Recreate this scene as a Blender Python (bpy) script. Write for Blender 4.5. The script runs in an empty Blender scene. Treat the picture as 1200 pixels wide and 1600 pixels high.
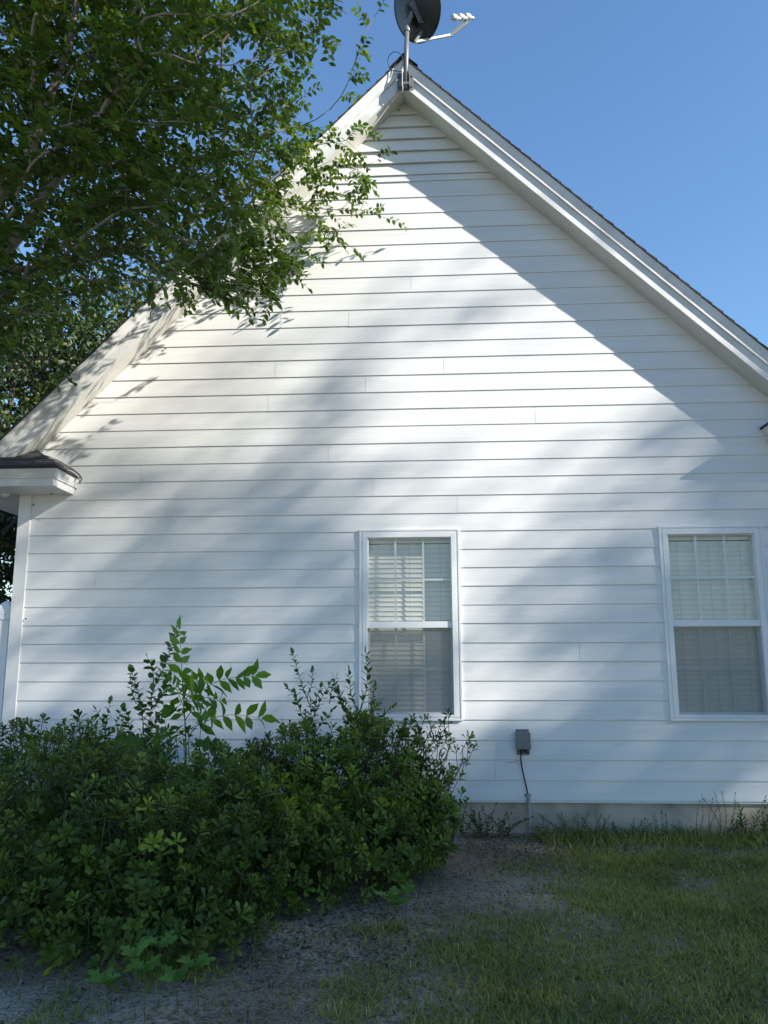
import bpy, math
import numpy as np
from mathutils import Vector
rng = np.random.default_rng(11)
SC = bpy.context.scene
# ---------------------------------------------------------------- camera
CAMP = np.array([0.0, -7.66915, 1.29659])
FW = np.array([-0.05301795, 0.98254406, 0.17831508])
RT = np.array([0.99851225, 0.05444033, -0.00308978])
UP = np.array([0.01274338, -0.17788598, 0.98396859])
FPX = 1243.14                                    # focal length in pixels of the 1200x1600 photo
cd = bpy.data.cameras.new("camera")
cam = bpy.data.objects.new("camera", cd)
SC.collection.objects.link(cam)
from mathutils import Matrix
cam.matrix_world = Matrix(((RT[0], UP[0], -FW[0], CAMP[0]), (RT[1], UP[1], -FW[1], CAMP[1]),
                           (RT[2], UP[2], -FW[2], CAMP[2]), (0, 0, 0, 1)))
cd.sensor_fit = 'VERTICAL'
cd.sensor_height = 36.0
cd.sensor_width = 27.0
cd.lens = FPX / 1600 * 36.0
cd.clip_end = 2000
cd.clip_start = 0.05
SC.camera = cam
# ---------------------------------------------------------------- light
SUN = np.array([2.3, -1.0, 1.4])
EL = math.atan2(SUN[2], math.hypot(SUN[0], SUN[1]))
AZ = math.atan2(SUN[0], SUN[1])
w = bpy.data.worlds.new("World")
SC.world = w
w.use_nodes = True
nt = w.node_tree
sky = nt.nodes.new('ShaderNodeTexSky')
sky.sky_type = 'NISHITA'
sky.sun_disc = False
sky.sun_elevation = EL
sky.sun_rotation = AZ
sky.air_density = 1.4
sky.dust_density = 0.0
sky.ozone_density = 7.0
nt.links.new(sky.outputs[0], nt.nodes['Background'].inputs[0])
nt.nodes['Background'].inputs[1].default_value = 0.118
sd = bpy.data.lights.new("sun", 'SUN')
sd.energy = 5.0
sd.angle = math.radians(0.53)
sd.color = (1.0, 0.94, 0.84)
so = bpy.data.objects.new("sun", sd)
SC.collection.objects.link(so)
so.rotation_euler = Vector(SUN).to_track_quat('Z', 'Y').to_euler()
so.location = (20, -10, 20)
SC.view_settings.view_transform = 'Standard'
SC.view_settings.look = 'None'
SC.view_settings.exposure = 0.88
SC.view_settings.gamma = 1.0
SC.render.resolution_x = 768
SC.render.resolution_y = 1024

# ---------------------------------------------------------------- helpers
def ray(x, y):
    return FW + (x - 600) / FPX * RT - (y - 800) / FPX * UP
def at(x, y, Y):
    d = ray(x, y)
    return CAMP + d * ((Y - CAMP[1]) / d[1])
def proj(p):
    d = np.asarray(p) - CAMP
    z = d @ FW
    return 600 + FPX * (d @ RT) / z, 800 - FPX * (d @ UP) / z
def link(o, parent=None):
    SC.collection.objects.link(o)
    if parent is not None:
        o.parent = parent
    return o
def tag(o, label=None, cat=None, group=None, kind=None):
    for k, v in (('label', label), ('category', cat), ('group', group), ('kind', kind)):
        if v:
            o[k] = v
    return o
def thing(name, label, cat, group=None):
    o = bpy.data.objects.new(name, None)
    o.empty_display_size = 0.1
    return tag(link(o), label, cat, group)

class MB:
    """collects simple shapes into one mesh"""
    def __init__(self):
        self.v = []; self.f = []
    def add(self, vs, fs):
        n = len(self.v)
        self.v += [tuple(map(float, q)) for q in vs]
        self.f += [tuple(i + n for i in f) for f in fs]
        return self
    def box(self, x0, x1, y0, y1, z0, z1):
        return self.add([(x0, y0, z0), (x1, y0, z0), (x1, y1, z0), (x0, y1, z0), (x0, y0, z1), (x1, y0, z1), (x1, y1, z1), (x0, y1, z1)],
                        [(0, 3, 2, 1), (4, 5, 6, 7), (0, 1, 5, 4), (1, 2, 6, 5), (2, 3, 7, 6), (3, 0, 4, 7)])
    def ring(self, x0, x1, z0, z1, wd, y0, y1, wb=None, wt=None):
        wb = wd if wb is None else wb
        wt = wd if wt is None else wt
        self.box(x0, x0 + wd, y0, y1, z0, z1)
        self.box(x1 - wd, x1, y0, y1, z0, z1)
        self.box(x0 + wd, x1 - wd, y0 + .0004, y1, z0, z0 + wb)
        self.box(x0 + wd, x1 - wd, y0 + .0004, y1, z1 - wt, z1)
        return self
    def prism(self, poly, y0, y1):
        """poly = [(x,z)..] counter-clockwise seen from -Y, extruded y0..y1"""
        n = len(poly)
        vs = [(x, y0, z) for x, z in poly] + [(x, y1, z) for x, z in poly]
        fs = [tuple(range(n)), tuple(range(2 * n - 1, n - 1, -1))]
        fs += [((i + 1) % n, i, i + n, (i + 1) % n + n) for i in range(n)]
        return self.add(vs, fs)
    def sweep(self, prof, p0, p1, up=(0, 0, 1), close=True):
        """profile points (Y, v) with v along up; swept from p0 to p1 (x,z of the reference line)"""
        n = len(prof)
        a = [(p0[0] + up[0] * v, y, p0[1] + up[2] * v) for y, v in prof]
        b = [(p1[0] + up[0] * v, y, p1[1] + up[2] * v) for y, v in prof]
        fs = [(i, (i + 1) % n, (i + 1) % n + n, i + n) for i in range(n if close else n - 1)]
        if close:
            fs += [tuple(range(n - 1, -1, -1)), tuple(range(n, 2 * n))]
        return self.add(a + b, fs)
    def tube(self, pts, r, sides=8, cap=True):
        pts = [np.array(p, float) for p in pts]
        n = len(pts)
        rs = r if hasattr(r, '__len__') else [r] * n
        vs = []; fs = []
        prev = None
        for i, p in enumerate(pts):
            t = pts[min(i + 1, n - 1)] - pts[max(i - 1, 0)]
            t = t / (np.linalg.norm(t) + 1e-12)
            if prev is None:
                a = np.array([1., 0, 0]) if abs(t[0]) < .8 else np.array([0, 1., 0])
            else:
                a = prev
            s = a - t * (a @ t)
            s /= np.linalg.norm(s) + 1e-12
            prev = s
            q = np.cross(t, s)
            for k in range(sides):
                an = 2 * math.pi * k / sides
                vs.append(p + rs[i] * (math.cos(an) * s + math.sin(an) * q))
        for i in range(n - 1):
            for k in range(sides):
                k2 = (k + 1) % sides
                fs.append((i * sides + k, i * sides + k2, (i + 1) * sides + k2, (i + 1) * sides + k))
        if cap:
            fs.append(tuple(range(sides - 1, -1, -1)))
            fs.append(tuple(range((n - 1) * sides, n * sides)))
        return self.add(vs, fs)
    def build(self, name, m, parent=None, bevel=0, smooth=False):
        me = bpy.data.meshes.new(name)
        me.from_pydata(self.v, [], self.f)
        me.update()
        if m:
            me.materials.append(m)
        o = link(bpy.data.objects.new(name, me), parent)
        if smooth:
            for p in me.polygons:
                p.use_smooth = True
        if bevel:
            b = o.modifiers.new("bevel", 'BEVEL')
            b.width = bevel; b.segments = 2; b.limit_method = 'ANGLE'; b.angle_limit = math.radians(40)
        return o

# ---- materials
def mat(name, col, rough=0.6, var=0.12, scale=6.0, bump=0.0, bscale=40.0, stretch=(1, 1, 1), metal=0.0, col2=None, spec=0.5, detail=6):
    m = bpy.data.materials.new(name)
    m.use_nodes = True
    n = m.node_tree; b = n.nodes['Principled BSDF']
    tc = n.nodes.new('ShaderNodeTexCoord')
    mp = n.nodes.new('ShaderNodeMapping')
    mp.inputs['Scale'].default_value = stretch
    n.links.new(tc.outputs['Object'], mp.inputs[0])
    nz = n.nodes.new('ShaderNodeTexNoise')
    nz.inputs['Scale'].default_value = scale
    nz.inputs['Detail'].default_value = detail
    n.links.new(mp.outputs[0], nz.inputs['Vector'])
    cr = n.nodes.new('ShaderNodeValToRGB')
    c2 = col2 or tuple(c * (1 - var) for c in col)
    cr.color_ramp.elements[0].color = (*c2, 1)
    cr.color_ramp.elements[1].color = (*col, 1)
    cr.color_ramp.elements[0].position = 0.32
    cr.color_ramp.elements[1].position = 0.62
    n.links.new(nz.outputs['Fac'], cr.inputs[0])
    n.links.new(cr.outputs[0], b.inputs['Base Color'])
    b.inputs['Roughness'].default_value = rough
    b.inputs['Metallic'].default_value = metal
    b.inputs['Specular IOR Level'].default_value = spec
    if bump:
        n2 = n.nodes.new('ShaderNodeTexNoise')
        n2.inputs['Scale'].default_value = bscale
        n2.inputs['Detail'].default_value = 5
        n.links.new(mp.outputs[0], n2.inputs['Vector'])
        bp = n.nodes.new('ShaderNodeBump')
        bp.inputs['Strength'].default_value = bump
        bp.inputs['Distance'].default_value = 0.01
        n.links.new(n2.outputs['Fac'], bp.inputs['Height'])
        n.links.new(bp.outputs[0], b.inputs['Normal'])
    return m

def leafmat(name, cols, rough=0.45, trans=0.35, tr_tint=(1.3, 1.5, 0.5), spec=0.4):
    m = bpy.data.materials.new(name)
    m.use_nodes = True
    n = m.node_tree; b = n.nodes['Principled BSDF']; out = n.nodes['Material Output']
    a = n.nodes.new('ShaderNodeAttribute'); a.attribute_name = 'tint'
    cr = n.nodes.new('ShaderNodeValToRGB')
    els = cr.color_ramp.elements
    for i, c in enumerate(cols):
        pos = i / (len(cols) - 1)
        e = els[i] if i < 2 else els.new(pos)
        e.position = pos
        e.color = (*c, 1)
    n.links.new(a.outputs['Fac'], cr.inputs[0])
    n.links.new(cr.outputs[0], b.inputs['Base Color'])
    b.inputs['Roughness'].default_value = rough
    b.inputs['Specular IOR Level'].default_value = spec
    t = n.nodes.new('ShaderNodeBsdfTranslucent')
    mul = n.nodes.new('ShaderNodeMix'); mul.data_type = 'RGBA'; mul.blend_type = 'MULTIPLY'
    mul.inputs['Factor'].default_value = 1
    n.links.new(cr.outputs[0], mul.inputs[6])
    mul.inputs[7].default_value = (*tr_tint, 1)
    n.links.new(mul.outputs[2], t.inputs['Color'])
    mx = n.nodes.new('ShaderNodeMixShader')
    mx.inputs[0].default_value = trans
    n.links.new(b.outputs[0], mx.inputs[1]); n.links.new(t.outputs[0], mx.inputs[2])
    n.links.new(mx.outputs[0], out.inputs['Surface'])
    return m

M = {}
M['siding'] = mat('painted siding', (.80, .80, .785), .5, .08, 2.0, .14, 9.0, (.35, 1, 6))
M['trim'] = mat('white trim paint', (.80, .80, .785), .42, .06, 5.0, .05, 30)
M['rake'] = mat('weathered rake board paint', (.78, .78, .76), .5, .16, 5.0, .08, 40)
M['soffit'] = mat('soffit paint', (.72, .71, .66), .6, .12, 2.5, .05, 30)
M['vinyl'] = mat('window vinyl', (.80, .81, .81), .35, .03, 5.0)
M['blind'] = mat('blind slat', (.84, .82, .75), .45, .05, 8.0)
M['found'] = mat('stucco foundation', (.50, .44, .36), .9, .3, 3.0, .5, 60, col2=(.27, .24, .19))
M['grey_box'] = mat('grey plastic', (.20, .21, .20), .5, .12, 15)
M['conduit'] = mat('grey conduit', (.30, .31, .32), .45, .15, 12)
M['black'] = mat('black rubber', (.012, .012, .013), .5, .2, 20)
M['galv'] = mat('galvanised steel', (.20, .21, .22), .5, .2, 30, metal=.3)
M['dish'] = mat('dark grey dish paint', (.045, .048, .055), .38, .15, 10)
M['lnb'] = mat('pale plastic', (.62, .62, .60), .4, .1, 20)
M['arm'] = mat('light grey arm', (.52, .53, .54), .4, .1, 20)
M['coax'] = mat('white coax', (.62, .62, .58), .5, .1, 20)
M['room'] = mat('dim room wall', (.25, .24, .22), .8, .05, 2)
M['bark'] = mat('smooth pale bark', (.27, .22, .165), .7, .5, 14, .3, 30, (1, 1, .4), col2=(.12, .095, .07))
M['twig'] = mat('twig', (.11, .085, .05), .7, .3, 20)
M['dbark'] = mat('rough bark', (.075, .06, .045), .85, .4, 10, .5, 18, (1, 1, .3))
M['stem'] = mat('green stem', (.10, .13, .04), .6, .3, 15)
M['shrubtwig'] = mat('shrub twig', (.045, .06, .02), .7, .3, 20)
M['spot'] = mat('dark mud spot', (.03, .025, .02), .9, .2, 30)

# shingles
def shingle_mat():
    m = mat('asphalt shingle', (.050, .048, .052), .95, .4, 3.0, .8, 120)
    n = m.node_tree; b = n.nodes['Principled BSDF']
    tc = n.nodes.new('ShaderNodeTexCoord')
    br = n.nodes.new('ShaderNodeTexBrick')
    br.inputs['Scale'].default_value = 1.0
    br.inputs['Brick Width'].default_value = .33
    br.inputs['Row Height'].default_value = .1
    br.inputs['Mortar Size'].default_value = .006
    br.inputs['Color1'].default_value = (.06, .058, .064, 1)
    br.inputs['Color2'].default_value = (.032, .032, .036, 1)
    br.inputs['Mortar'].default_value = (.012, .012, .013, 1)
    mp = n.nodes.new('ShaderNodeMapping'); mp.inputs['Rotation'].default_value = (0, 0, 0)
    cx = n.nodes.new('ShaderNodeSeparateXYZ'); cy = n.nodes.new('ShaderNodeCombineXYZ')
    n.links.new(tc.outputs['Object'], cx.inputs[0])
    n.links.new(cx.outputs['Y'], cy.inputs['X']); n.links.new(cx.outputs['Z'], cy.inputs['Y'])
    n.links.new(cy.outputs[0], br.inputs['Vector'])
    n.links.new(br.outputs['Color'], b.inputs['Base Color'])
    return m
M['shingle'] = shingle_mat()

def glass_mat():
    m = bpy.data.materials.new('window glass'); m.use_nodes = True
    n = m.node_tree; out = n.nodes['Material Output']; n.nodes.remove(n.nodes['Principled BSDF'])
    g = n.nodes.new('ShaderNodeBsdfGlossy'); g.inputs['Roughness'].default_value = .01
    g.inputs['Color'].default_value = (1, 1, 1, 1)
    t = n.nodes.new('ShaderNodeBsdfTransparent'); t.inputs['Color'].default_value = (.96, .98, .97, 1)
    f = n.nodes.new('ShaderNodeFresnel'); f.inputs['IOR'].default_value = 1.52
    mul = n.nodes.new('ShaderNodeMath'); mul.operation = 'MULTIPLY'; mul.inputs[1].default_value = 0.55
    n.links.new(f.outputs[0], mul.inputs[0])
    mx = n.nodes.new('ShaderNodeMixShader')
    n.links.new(mul.outputs[0], mx.inputs[0]); n.links.new(t.outputs[0], mx.inputs[1]); n.links.new(g.outputs[0], mx.inputs[2])
    n.links.new(mx.outputs[0], out.inputs['Surface'])
    return m
M['glass'] = glass_mat()
def screen_mat():
    m = bpy.data.materials.new('insect screen'); m.use_nodes = True
    n = m.node_tree; out = n.nodes['Material Output']; b = n.nodes['Principled BSDF']
    b.inputs['Base Color'].default_value = (.19, .195, .20, 1); b.inputs['Roughness'].default_value = .6
    t = n.nodes.new('ShaderNodeBsdfTransparent')
    mx = n.nodes.new('ShaderNodeMixShader'); mx.inputs[0].default_value = .36
    n.links.new(t.outputs[0], mx.inputs[1]); n.links.new(b.outputs[0], mx.inputs[2])
    n.links.new(mx.outputs[0], out.inputs['Surface'])
    return m
M['screen'] = screen_mat()

# leaves
M['leaf_front'] = leafmat('myrtle leaf', [(.036, .072, .014), (.065, .120, .022), (.115, .180, .030), (.21, .25, .045)], .42, .38)
M['leaf_back'] = leafmat('evergreen oak leaf', [(.022, .043, .011), (.05, .082, .018), (.11, .145, .03), (.20, .215, .045)], .5, .25)
M['leaf_dark'] = leafmat('shaded evergreen leaf', [(.014, .030, .008), (.026, .050, .012), (.05, .075, .018), (.10, .12, .03)], .5, .15)  # darker copy of the oak leaf; shade behind the house put into its colour
M['leaf_sun'] = leafmat('tall tree leaf', [(.03, .06, .015), (.06, .10, .02)], .6, .08)
M['leaf_bush'] = leafmat('glossy shrub leaf', [(.042, .074, .012), (.080, .130, .018), (.145, .215, .026), (.28, .36, .04)], .42, .25, spec=.28)
M['leaf_weed'] = leafmat('weed leaf', [(.05, .09, .025), (.09, .15, .035), (.16, .21, .06)], .55, .3)
M['leaf_bright'] = leafmat('young leaf', [(.05, .12, .018), (.10, .21, .028), (.19, .31, .04)], .45, .4)
M['leaf_privet'] = leafmat('privet leaf', [(.03, .075, .018), (.06, .13, .026), (.11, .20, .04)], .4, .3)
M['grass'] = leafmat('grass blade', [(.13, .14, .026), (.215, .235, .04), (.31, .31, .065), (.48, .39, .18)], .6, .25)
M['litter'] = leafmat('fallen leaf', [(.04, .025, .015), (.09, .06, .035), (.17, .13, .08), (.25, .22, .16)], .8, .1)

# ---- foliage built with numpy
T_OVAL = (np.array([(0, 0, 0), (.32, -.5, .07), (.68, -.42, .05), (1, 0, -.06), (.68, .42, .05), (.32, .5, .07), (.5, 0, 0)]),
          [(0, 1, 2, 6), (6, 2, 3), (6, 3, 4), (0, 6, 4, 5)])
T_OBOV = (np.array([(0, 0, 0), (.45, -.26, .03), (.8, -.5, .04), (1, 0, -.08), (.8, .5, .04), (.45, .26, .03), (.6, 0, 0)]),
          [(0, 1, 6), (6, 1, 2), (6, 2, 3), (6, 3, 4), (6, 4, 5), (0, 6, 5)])
T_CARD = (np.array([(0, 0, 0), (.5, -.5, .06), (1, 0, 0), (.5, .5, .06)]), [(0, 1, 2, 3)])
T_BLADE = (np.array([(0, -.5, 0), (0, .5, 0), (.55, .38, .1), (.55, -.38, .1), (1, 0, .35)]), [(0, 1, 2, 3), (3, 2, 4)])
T_LANCE = (np.array([(0, 0, 0), (.25, -.42, .06), (.55, -.5, .05), (1, 0, -.12), (.55, .5, .05), (.25, .42, .06), (.5, 0, 0)]),
           [(0, 1, 6), (6, 1, 2), (6, 2, 3), (6, 3, 4), (6, 4, 5), (0, 6, 5)])
_l = []
for u_, v_ in [(0, .03), (.12, .30), (.2, .22), (.32, .46), (.44, .26), (.6, .5), (.72, .24), (.85, .3), (1, 0)]:
    _l.append((u_, v_))
_vs = [(0, 0, 0), (.2, 0, 0), (.44, 0, 0), (.72, 0, -.02), (1, 0, -.1)]
_lf = [(.12, .34, .05), (.2, .17, .03), (.32, .5, .06), (.44, .2, .03), (.6, .46, .05), (.72, .17, .02), (.86, .24, -.02)]
_vs += [(a, -b, c) for a, b, c in _lf] + _lf
T_LOBE = (np.array(_vs), [(0, 5, 6, 1), (1, 6, 7), (1, 7, 8, 2), (2, 8, 9), (2, 9, 10, 3), (3, 10, 11), (3, 11, 4),
                          (0, 1, 13, 12), (1, 14, 13), (1, 2, 15, 14), (2, 16, 15), (2, 3, 17, 16), (3, 18, 17), (3, 4, 18)])
def unit(a):
    return a / (np.linalg.norm(a, axis=-1, keepdims=True) + 1e-12)
def foliage(name, P, D, N, L, W, tint, tmpl, m, parent=None):
    P = np.asarray(P, float); n = len(P)
    D = unit(np.asarray(D, float)); N = np.asarray(N, float)
    S = unit(np.cross(D, N)); N = np.cross(S, D)
    L = np.broadcast_to(L, n)[:, None, None]; W = np.broadcast_to(W, n)[:, None, None]
    tv, tf = tmpl; k = len(tv)
    V = P[:, None, :] + D[:, None, :] * tv[None, :, 0:1] * L + S[:, None, :] * tv[None, :, 1:2] * W + N[:, None, :] * tv[None, :, 2:3] * L
    V = V.reshape(-1, 3)
    idx = np.concatenate([np.array(f) for f in tf]); sizes = np.array([len(f) for f in tf])
    loops = (idx[None, :] + (np.arange(n) * k)[:, None]).ravel()
    tot = np.tile(sizes, n)
    start = np.concatenate([[0], np.cumsum(tot)[:-1]])
    me = bpy.data.meshes.new(name)
    me.vertices.add(len(V)); me.vertices.foreach_set('co', V.ravel().astype(np.float32))
    me.loops.add(len(loops)); me.loops.foreach_set('vertex_index', loops.astype(np.int32))
    me.polygons.add(len(tot)); me.polygons.foreach_set('loop_start', start.astype(np.int32))
    try:
        me.polygons.foreach_set('loop_total', tot.astype(np.int32))
    except Exception:
        pass
    me.update(calc_edges=True)
    a = me.attributes.new('tint', 'FLOAT', 'POINT')
    a.data.foreach_set('value', np.repeat(np.clip(np.broadcast_to(tint, n), 0, 1), k).astype(np.float32))
    me.materials.append(m)
    return link(bpy.data.objects.new(name, me), parent)
def rdir(n):
    return unit(rng.normal(size=(n, 3)))

class Leaves:
    def __init__(self):
        self.P = []; self.D = []; self.N = []; self.L = []; self.W = []; self.T = []
    def add(self, p, d, nrm, l, wd, t):
        self.P.append(p); self.D.append(d); self.N.append(nrm); self.L.append(l); self.W.append(wd); self.T.append(t)
    def build(self, name, tmpl, m, parent=None):
        return foliage(name, np.array(self.P), np.array(self.D), np.array(self.N), np.array(self.L), np.array(self.W), np.array(self.T), tmpl, m, parent)

def catmull(pts, k=6):
    pts = [np.array(p, float) for p in pts]
    q = [2 * pts[0] - pts[1]] + pts + [2 * pts[-1] - pts[-2]]
    out = []
    for i in range(1, len(q) - 2):
        for j in range(k):
            t = j / k
            out.append(.5 * ((2 * q[i]) + (-q[i - 1] + q[i + 1]) * t + (2 * q[i - 1] - 5 * q[i] + 4 * q[i + 1] - q[i + 2]) * t * t + (-q[i - 1] + 3 * q[i] - 3 * q[i + 1] + q[i + 2]) * t ** 3))
    out.append(pts[-1])
    return out

def skeleton(seed, pts, order_origin):
    """greedy branching: seed = list of (pos, parent index); every point joins the nearest node"""
    pos = [np.array(p) for p, _ in seed]; par = [q for _, q in seed]
    dist = []
    for i, (p, q) in enumerate(seed):
        dist.append(0 if q < 0 else dist[q] + np.linalg.norm(p - pos[q]))
    n0 = len(pos)
    A = np.zeros((n0 + 4 * len(pts) + 8, 3)); A[:n0] = pos
    Dd = np.zeros(len(A)); Dd[:n0] = dist
    n = n0
    pts = pts[np.argsort(np.linalg.norm(pts - order_origin, axis=1))]
    tips = []
    for p in pts:
        d = np.linalg.norm(A[:n] - p, axis=1)
        j = int(np.argmin(d + .12 * Dd[:n]))
        L = d[j]
        if L > .45:                                   # a longer reach gets curved middle nodes
            for t in (.33, .66):
                mid = A[j if t == .33 else n - 1] * (1 - (.33 if t == .33 else .5)) + p * (.33 if t == .33 else .5) + np.array([0, 0, .06 * L]) + rng.normal(size=3) * .04 * L
                A[n] = mid; par.append(j if t == .33 else n - 1); Dd[n] = Dd[par[-1]] + L / 3; n += 1
            j = n - 1
        A[n] = p; par.append(j); Dd[n] = Dd[j] + np.linalg.norm(A[j] - p); tips.append(n); n += 1
    A = A[:n]; par = np.array(par)
    kids = [[] for _ in range(n)]
    for i in range(n):
        if par[i] >= 0: kids[par[i]].append(i)
    for _ in range(3):                                # relax kinks
        B = A.copy()
        for i in range(n0, n):
            if kids[i]:
                B[i] = .4 * A[i] + .3 * A[par[i]] + .3 * A[kids[i]].mean(0)
        A = B
    cnt = np.ones(n)
    for i in range(n - 1, -1, -1):
        if par[i] >= 0 and par[i] < i:
            cnt[par[i]] += cnt[i]
    return A, par, cnt, tips
def limbs(A, par, cnt, k, rmin, rmax, sides=6):
    mb = MB()
    r = np.clip(k * np.sqrt(cnt), rmin, rmax)
    for i in range(len(A)):
        j = par[i]
        if j < 0: continue
        t = unit(A[i] - A[j])
        a = np.array([1., 0, 0]) if abs(t[0]) < .8 else np.array([0, 1., 0])
        s = unit(a - t * (a @ t)); q = np.cross(t, s)
        ns = sides if r[i] > .008 else 4
        r0 = min(r[j], r[i] * 1.25)
        vs = []
        for (c, rr) in ((A[j] - t * r0 * .5, r0), (A[i], r[i])):
            for m_ in range(ns):
                an = 2 * math.pi * m_ / ns
                vs.append(c + rr * (math.cos(an) * s + math.sin(an) * q))
        mb.add(vs, [(m_, (m_ + 1) % ns, (m_ + 1) % ns + ns, m_ + ns) for m_ in range(ns)])
    return mb

# value noise for masks
_lat = rng.random((64, 64))
def vnoise(x, y):
    x = np.asarray(x, float); y = np.asarray(y, float)
    xi = np.floor(x).astype(int); yi = np.floor(y).astype(int)
    fx = x - xi; fy = y - yi
    fx = fx * fx * (3 - 2 * fx); fy = fy * fy * (3 - 2 * fy)
    g = lambda a, b: _lat[a % 64, b % 64]
    return (g(xi, yi) * (1 - fx) + g(xi + 1, yi) * fx) * (1 - fy) + (g(xi, yi + 1) * (1 - fx) + g(xi + 1, yi + 1) * fx) * fy
def fbm(x, y):
    return (vnoise(x, y) + .5 * vnoise(2.1 * x + 7, 2.1 * y + 3) + .25 * vnoise(4.3 * x + 1, 4.3 * y + 9)) / 1.75

# ================================================================ HOUSE
E_ = 0.178                                # siding exposure
XL, XR = -4.065, 3.70                     # wall corners
def lz(x): return 1.017 * x + 7.354       # underside of the left rake
def rz(x): return -0.9625 * x + 7.0006    # underside of the right rake
def lx(z): return (z - 7.354) / 1.017
def rx(z): return (7.0006 - z) / .9625
XA = (7.0006 - 7.354) / (1.017 + .9625); ZA = lz(XA)
DEPTH = 11.0
house = thing('house', 'white clapboard house gable wall with steep shingled roof and two windows', 'house')

WIN = [(-.655, .315), (2.212, 3.178)]
WZ0, WZ1 = .703, 2.512
# --- siding, board by board
joints = {26: [545, 642], 25: [], 24: [], 23: [430, 693], 22: [571], 21: [419], 20: [836], 18: [513], 17: [222], 16: [583], 15: [714], 1: [773], 8: [], 28: []}
def jx(px, k):
    z = (k + .5) * E_
    y = 700.
    for _ in range(8):
        p = at(px, y, 0.); y += (p[2] - z) * 170
    return at(px, y, 0.)[0]
jrow = {}
for k_, y_ in ((0, 0),): pass
for px, py in [(430, 577), (693, 570), (571, 600), (419, 630), (836, 648), (513, 705), (714, 787), (583, 765), (222, 738), (545, 497), (642, 449), (774, 1203), (1010, 450), (905, 1010), (150, 905), (360, 1050)]:
    p = at(px, py, 0.)
    k_ = int(math.floor(p[2] / E_))
    jrow.setdefault(k_, []).append(p[0])
sb = MB()
YF, YB = -.0130, -.004
for k in range(0, 35):
    z0 = k * E_; z1 = (k + 1) * E_
    xl0, xl1 = max(XL + .1, lx(z0) - .03), max(XL + .1, lx(z1) - .03)
    xr0, xr1 = min(XR - .1, rx(z0) + .03), min(XR - .1, rx(z1) + .03)
    cuts = [(XL + .1, None)]
    segs = [[(xl0, xl1), (xr0, xr1)]]
    if 4 <= k <= 13:
        segs = []
        cur = (xl0, xl1)
        for a, b in WIN:
            segs.append([cur, (a + .03, a + .03)]); cur = (b - .03, b - .03)
        segs.append([cur, (xr0, xr1)])
    out = []
    for s in segs:
        cur = s[0]
        for x in sorted(jrow.get(k, [])):
            if cur[0] + .1 < x < s[1][0] - .1:
                out.append([cur, (x - .0014, x - .0014)]); cur = (x + .0014, x + .0014)
        out.append([cur, s[1]])
    dz = rng.normal() * .0012
    for (a0, a1), (b0, b1) in out:
        n = max(1, int((b0 - a0) / .5))
        vs = []; fs = []
        yo = rng.normal() * .0006
        za = dz + rng.normal() * .0008; zb = za + rng.normal() * .0012
        for i in range(n + 1):
            t = i / n
            xb = a0 + (b0 - a0) * t; xt = a1 + (b1 - a1) * t
            zz = z0 + za + (zb - za) * t + math.sin(xb * 2.3 + k) * .0006
            vs += [(xb, YF + yo, zz), (xt, YB, z1 + .012), (xb, YB + .003, zz)]
        for i in range(n):
            a = 3 * i
            fs += [(a, a + 3, a + 4, a + 1), (a + 2, a + 5, a + 3, a)]
        fs += [(0, 1, 2), (3 * n, 3 * n + 2, 3 * n + 1)]
        sb.add(vs, fs)
# sheathing behind the boards, with window openings, and the other three walls
sh = MB()
YS0, YS1 = .0, .10
def col_poly(x0, x1, z0):
    pts = [(x0, z0), (x1, z0)]
    top = lambda x: min(lz(x), rz(x)) + .02
    xs = [x for x in (x1, XA, x0) if x0 <= x <= x1]
    return pts + [(x, top(x)) for x in sorted(set(xs), reverse=True)]
edges = [XL + .01, WIN[0][0] + .03, WIN[0][1] - .03, WIN[1][0] + .03, WIN[1][1] - .03, XR - .01]
for i in range(5):
    x0, x1 = edges[i], edges[i + 1]
    if i in (1, 3):
        sh.box(x0, x1, YS0, YS1, -.02, WZ0 + .02)
        sh.prism(col_poly(x0, x1, WZ1 - .02), YS0, YS1)
    else:
        sh.prism(col_poly(x0, x1, -.02), YS0, YS1)
sh.box(XL + .01, XL + .12, YS1 + .001, DEPTH, -.02, 3.2)
sh.box(XR - .12, XR - .01, YS1 + .001, DEPTH, -.02, 3.3)
sh.prism(col_poly(XL + .12, XR - .12, -.02), DEPTH - .1, DEPTH)
wall = sb.build('wall', M['siding'], house)
sh.build('inner_wall', M['trim'], house)
# --- louvred gable vent
vb = MB()
zz = [6.302, 6.443, 6.588, 6.730, 6.872, 7.018, 7.175]
vb.prism([(lx(6.236) - .02, 6.236), (rx(6.236) + .02, 6.236), (rx(6.300) + .02, 6.300), (lx(6.300) - .02, 6.300)], -.017, -.002)
for i in range(6):
    z0, z1 = zz[i], zz[i + 1] - .001
    a0, a1 = lx(z0) - .01, lx(z1 + .0) - .01
    b0, b1 = rx(z0) + .01, rx(z1) + .01
    vs = [(a0, -.030, z0 + .004), (b0, -.030, z0 + .004), (b1, .004, z1 + .02), (a1, .004, z1 + .02),
          (a0, -.018, z0 + .001), (b0, -.018, z0 + .001), (b1, .016, z1 + .015), (a1, .016, z1 + .015)]
    vb.add(vs, [(0, 1, 2, 3), (4, 7, 6, 5), (0, 4, 5, 1), (3, 2, 6, 7), (0, 3, 7, 4), (1, 5, 6, 2)])
vb.build('gable_vent', M['siding'], house)
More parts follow.
